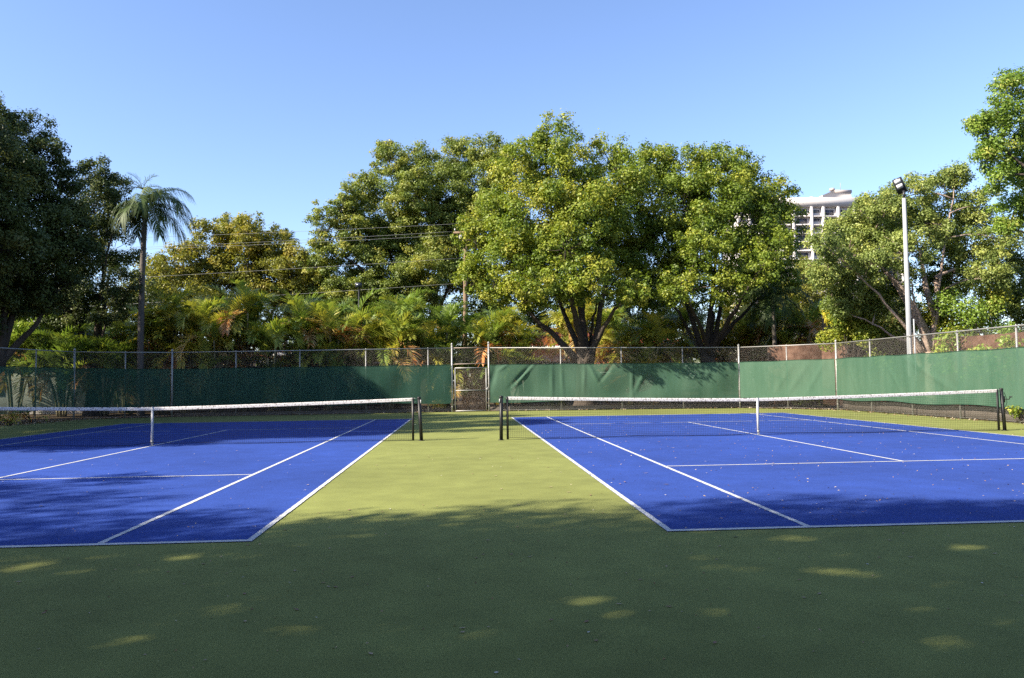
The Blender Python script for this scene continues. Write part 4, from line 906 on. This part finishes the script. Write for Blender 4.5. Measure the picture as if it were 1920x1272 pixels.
# ------------------------------------------------------------------ buildings
def tower():
    Y = 270.; p = at(1500, 560, Y); s = mpp(1500, 400, Y); root = tag(empty('apartment_tower', (p[0], p[1], 0)), 'pale high-rise apartment block with balconies rising above the trees', 'building')
    X = lambda px: at(px, 400, Y)[0]-p[0]
    Z = lambda py, px=1560: at(px, py, Y)[2]
    x0, x1 = X(1385), X(1690); zt = Z(373); zb = -1; D = 18
    mb = MB(); mb.box(((x0+x1)/2, D/2+.7, (zt+zb)/2), (x1-x0, D, zt-zb)); mb.build('wall', M['tower'], root)
    mb = MB(); mb.box(((x0+x1)/2, 1.0, zt-1.3), (x1-x0+.6, 2.9, 3.4)); mb.box(((x0+x1)/2, D/2+2.2, zt+.25), (x1-x0+.4, D+.4, .5)); mb.build('parapet', M['tower'], root)
    fl = (Z(391)-Z(407)); cols = [(1382, 1402), (1406, 1440), (1444, 1482), (1491, 1518), (1524, 1540), (1546, 1568), (1574, 1600), (1606, 1640), (1646, 1686)]
    nf = int((zt-4-zb)/fl); z = zt-3.4
    for k in range(min(nf, 12)):
        zz = z-fl*(k+1)
        mb = MB(); mb.box(((x0+x1)/2, .1, zz), (x1-x0, 1.15, .45)); mb.build('balcony_slab', M['tower'], root)
        for (a, c) in cols:
            fin = MB(); 
            w_ = X(c)-X(a); xm = (X(a)+X(c))/2
            if c-a > 18:
                mb = MB(); mb.box((xm, .66, zz+fl*.52), (w_*.70, .12, fl*.56)); wn = mb.build('window', M['glass'], root)
                mb = MB()
                for f in (0.,): mb.box((xm+w_*.70*f, .58, zz+fl*.52), (.12, .08, fl*.56))
                mb.build('frame', M['towertrim'], wn)
            else:
                mb = MB(); mb.box((xm, .66, zz+fl*.64), (w_*.7, .12, fl*.30)); mb.build('window', M['glass'], root)
    for a in (1404, 1442, 1487, 1521, 1543, 1571, 1603, 1643, 1688):
        mb = MB(); mb.box((X(a), .1, (zt-3+zb)/2), (1.0, 1.3, zt-3-zb)); mb.build('fin_wall', M['tower'], root)
    # stair and lift house on the roof
    a, c = X(1552), X(1606); zl = zt+.4; zh = Z(352); y0, y1 = 3.5, 12
    am = X(1576)
    mb = MB(); mb.add([(a, y0, zl), (c, y0, zl), (c, y0, zh), (am, y0, zh), (a, y0, Z(362)), (a, y1, zl), (c, y1, zl), (c, y1, zh), (am, y1, zh), (a, y1, Z(362))],
           q=[(0, 5, 9, 4), (4, 9, 8, 3), (3, 8, 7, 2), (2, 7, 6, 1)], t=[(0, 1, 2), (0, 2, 3), (0, 3, 4), (5, 7, 6), (5, 8, 7), (5, 9, 8)]); mb.build('lift_house', M['tower'], root)
    mb = MB(); mb.box(((am+c)/2, y0-.1, zh-.6), ((c-am)+.4, .4, 1.1)); mb.build('lift_house_band', M['towertrim'], root)
    mb = MB(); mb.tube([(X(1536), 6, zt+.4), (X(1536), 6, zt+1.5), (X(1536), 6, zt+2.1)], [1.7, 1.7, .6], 16); mb.box((X(1528), 6, zt+.9), (2.6, 2.6, 1.2)); mb.build('roof_vent', M['towertrim'], root)
    mb = MB(); mb.tube([(X(1574), 5, zh), (X(1574), 5, zh+.9)], [1.1, .9], 12); mb.tube([(X(1590), 5, zh), (X(1590), 5, zh+3)], .07, 5); mb.build('roof_mast', M['towertrim'], root)
tower()
def house(label, x0, x1, y0, y1, h, wins, roof_h=1.7, over=.6, roofm='rooftile', upper=None):
    root = tag(empty('house', ((x0+x1)/2, y0, 0)), label, 'building'); w_ = x1-x0; d = y1-y0
    mb = MB(); mb.box((0, d/2, h/2-.1), (w_, d, h+.2)); mb.build('wall', M['stucco'], root)
    mb = MB(); z = h+.02; a = w_/2+over; v = [(-a, -over, z), (a, -over, z), (a, d+over, z), (-a, d+over, z), (-a+d*.45, d/2, z+roof_h), (a-d*.45, d/2, z+roof_h)]
    mb.add(v, q=[(0, 1, 5, 4), (2, 3, 4, 5), (0, 3, 2, 1)], t=[(1, 2, 5), (3, 0, 4)])
    rf = mb.build('roof', M[roofm], root)
    for (p_, q_) in ((0, 1), (1, 2), (2, 3), (3, 0)):
        mb = MB(); mb.beam(np.array(v[p_])-[0, 0, .1], np.array(v[q_])-[0, 0, .1], .06, .2); mb.build('fascia', M['strap'], rf)
    rg = MB()
    for i in np.arange(-a+.3, a-.3, .28):
        e = min(1, (i+a)/(d*.45), (a-i)/(d*.45)); rg.tube([(i, -over, z+.03), (i, -over+e*(d/2+over), z+roof_h*e+.03)], .055, 5)
    rg.build('tile_rows', M[roofm], rf)
    for (fx_, fz, ww, wh) in wins:
        mb = MB(); mb.box((fx_*w_, -.03, fz), (ww+.2, .1, wh+.2)); fr_ = mb.build('window', M['strap'], root)
        mb = MB(); mb.box((fx_*w_, -.085, fz), (ww, .03, wh)); mb.build('pane', M['glass'], fr_)
    return root
house('white house with a red tile roof behind the thick forked trunk', 1.5, 13.0, 46, 54, 3.7, [(-.42, 2.3, 1.2, 1.2), (-.26, 1.5, 1.0, 2.1), (-.1, 2.3, 1.4, 1.2), (.1, 2.3, 1.4, 1.2), (.34, 2.3, 1.2, 1.2)], 1.5)
house('low white outbuilding with a red tile roof right of the thick trunk', 5.3, 9.2, 38.5, 41.5, 1.85, [(-.2, 1.0, .7, .7), (.2, 1.0, .7, .7)], .55, .35)
house('long low white house glimpsed behind the left palms', -34, -17.5, 46, 54, 3.2, [(-.4, 1.7, 1.4, 1.3), (-.2, 1.7, 1.4, 1.3), (.05, 1.4, 1.1, 2.1), (.25, 1.7, 1.5, 1.3), (.42, 1.7, 1.2, 1.3)], 1.3)
house('pale house with a dull red roof glimpsed behind the middle palms', -15, -3.5, 50, 58, 3.6, [(-.35, 1.8, 1.5, 1.3), (-.1, 1.8, 1.5, 1.3), (.15, 1.5, 1.1, 2.1), (.36, 1.8, 1.4, 1.3)], 1.3)
def garden_wall(label, a, c, h):
    a = np.array(a, float); c = np.array(c, float); r0 = (a+c)/2; root = tag(empty('garden_wall', tuple(r0)), label, 'wall')
    mb = MB(); mb.beam(a-r0+[0, 0, h/2], c-r0+[0, 0, h/2], .18, h); mb.build('wall', M['stucco'], root)
    mb = MB(); mb.beam(a-r0+[0, 0, h+.04], c-r0+[0, 0, h+.04], .26, .078); mb.build('coping', M['curb'], root)
garden_wall('white garden wall behind the fence at far left', (-26, 36.5, 0), (-11.5, 37.5, 0), 2.35)
garden_wall('white garden wall behind the fence between gate and thick trunk', (1.8, 38.0, 0), (5.2, 37.8, 0), 2.4)

# ------------------------------------------------------------------ fallen leaves
def leaf_mesh(kind, sz, seed):
    rs = np.random.RandomState(seed); n = 7
    t = np.linspace(0, 1, n); wv = np.sin(t*math.pi)**.8*sz*rs.uniform(.22, .34); curl = rs.uniform(.03, .14)*sz
    x = (t-.5)*sz; zc = curl*(t-.5)**2*3+.004; zs = zc+wv*rs.uniform(.02, .22)
    V = np.concatenate([np.stack([x, -wv, zs], 1), np.stack([x, 0*x, zc], 1), np.stack([x, wv, zs*.8+.002], 1)])
    q = [(i+k*n, i+1+k*n, i+1+(k+1)*n, i+(k+1)*n) for k in (0, 1) for i in range(n-1)]
    mb = MB(); mb.add(V, q); mb.tube([(-sz*.5, 0, zc[0]), (-sz*.75, rs.uniform(-.1, .1)*sz, .004)], sz*.014, 4); return mb
protos = {}
for k in LEAFCOL:
    protos[k] = []
    for j, sz in enumerate((.035, .05, .07) if k != 'pale' else (.022, .03, .04)):
        o = leaf_mesh(k, sz, j*3+len(k)).build('fallen_leaf', LEAFCOL[k], None); protos[k].append([o, False])
def drop(x, y, z, kind, j, rz, label, group):
    o, used = protos[kind][j]
    if used: o = o.copy(); COL.objects.link(o)
    protos[kind][j][1] = True
    o.location = (x, y, z); o.rotation_euler = (0, 0, rz); k_ = .62 if y < 1.5 else .9; o.scale = (k_, k_, k_); tag(o, label, 'leaf', group)
rs = np.random.RandomState(77)
LAB = {'brown': 'brown', 'tan': 'tan', 'pale': 'pale cream', 'dark': 'dark'}
def on_court(x, y):
    return (0 < x < 10.97 and 0 < y < 23.77) or (-14.86 < x < -3.9 and 0 < y < 23.8)
cnt = 0
while cnt < 285:
    u = rs.rand()
    if u < .36:  x, y = rs.uniform(-6, 5.5), rs.uniform(-3.9, 2)
    elif u < .78: x, y = rs.uniform(0, 13.5), rs.uniform(.5, 14)**1.0
    elif u < .86: x, y = rs.uniform(-4, 0), rs.uniform(1, 11)
    else: x, y = rs.uniform(-11, -4), rs.uniform(.5, 11)
    dv = np.array([x, y, 0])-CAM; zz = dv @ CF
    if zz < 3 or abs(dv @ CR/zz) > .66: continue
    blue = on_court(x, y)
    kind = rs.choice(['pale', 'tan', 'brown', 'dark'], p=[.55, .27, .15, .03] if blue else [.14, .42, .40, .04])
    where = ('blue right court' if x > 0 else 'blue left court') if blue else ('green strip between the courts' if y > 2 and -3.9 < x < 0 else ('green turf right of the court' if x > 10.9 else 'shaded green turf in front'))
    drop(x, y, .010 if blue else .003, kind, rs.randint(3), rs.uniform(0, 6.28), f'small {LAB[kind]} fallen leaf lying on the {where}', f'{LAB[kind]} fallen leaves on the {where}')
    cnt += 1
for k in protos:                       # a prototype that found no place is not left behind
    for o, used in protos[k]:
        if not used: bpy.data.objects.remove(o)
mb = MB(); rs = np.random.RandomState(5)     # drifts of dry leaves along the fence foot and tiny bits on the turf
def litter(n, fn, sz):
    P = np.array([fn() for _ in range(n)]); leaves(mb, P, rdir(rs, n)*.5+np.array([0, 0, 1.]), sz, rs, rs.uniform(0, 1, n), .6)
def along(a, c, w0, w1):
    def f():
        t = rs.rand(); d = (c-a)/np.linalg.norm(c-a); nn = np.array([-d[1], d[0], 0]); q = a+(c-a)*t+nn*rs.uniform(w0, w1); return (q[0], q[1], rs.uniform(.01, .05))
    return f
litter(900, along(FENCE_E, FENCE_R, -.5, .6), .08)
litter(900, along(FENCE_B, FENCE_G1, -.15, 1.4), .09); litter(900, along(FENCE_G2, FENCE_D, -.1, 1.4), .09)
litter(500, along(FENCE_D, FENCE_E, -.1, 1.2), .09); litter(900, along(LEFT_KINK, FENCE_A, -.9, 1.2), .10); litter(500, along(FENCE_A, FENCE_B, -.3, 1.2), .09)
litter(1500, lambda: (rs.uniform(0, 14), rs.uniform(0, 24), .013), .03); litter(500, lambda: (rs.uniform(-14, 0), rs.uniform(-3.5, 24), .013), .02); litter(300, lambda: (rs.uniform(-6, 6), rs.uniform(-4, 1), .006), .02)
M["litter"] = leaf_mat("dry_litter", [(0, (.14, .075, .04)), (.5, (.30, .20, .11)), (1, (.5, .43, .32))], .8, .2, .1, 1.0)
tag(mb.build('leaf_litter', M['litter']), 'scattered dry leaf litter and tiny petals on the turf', 'leaf litter', kind='stuff')
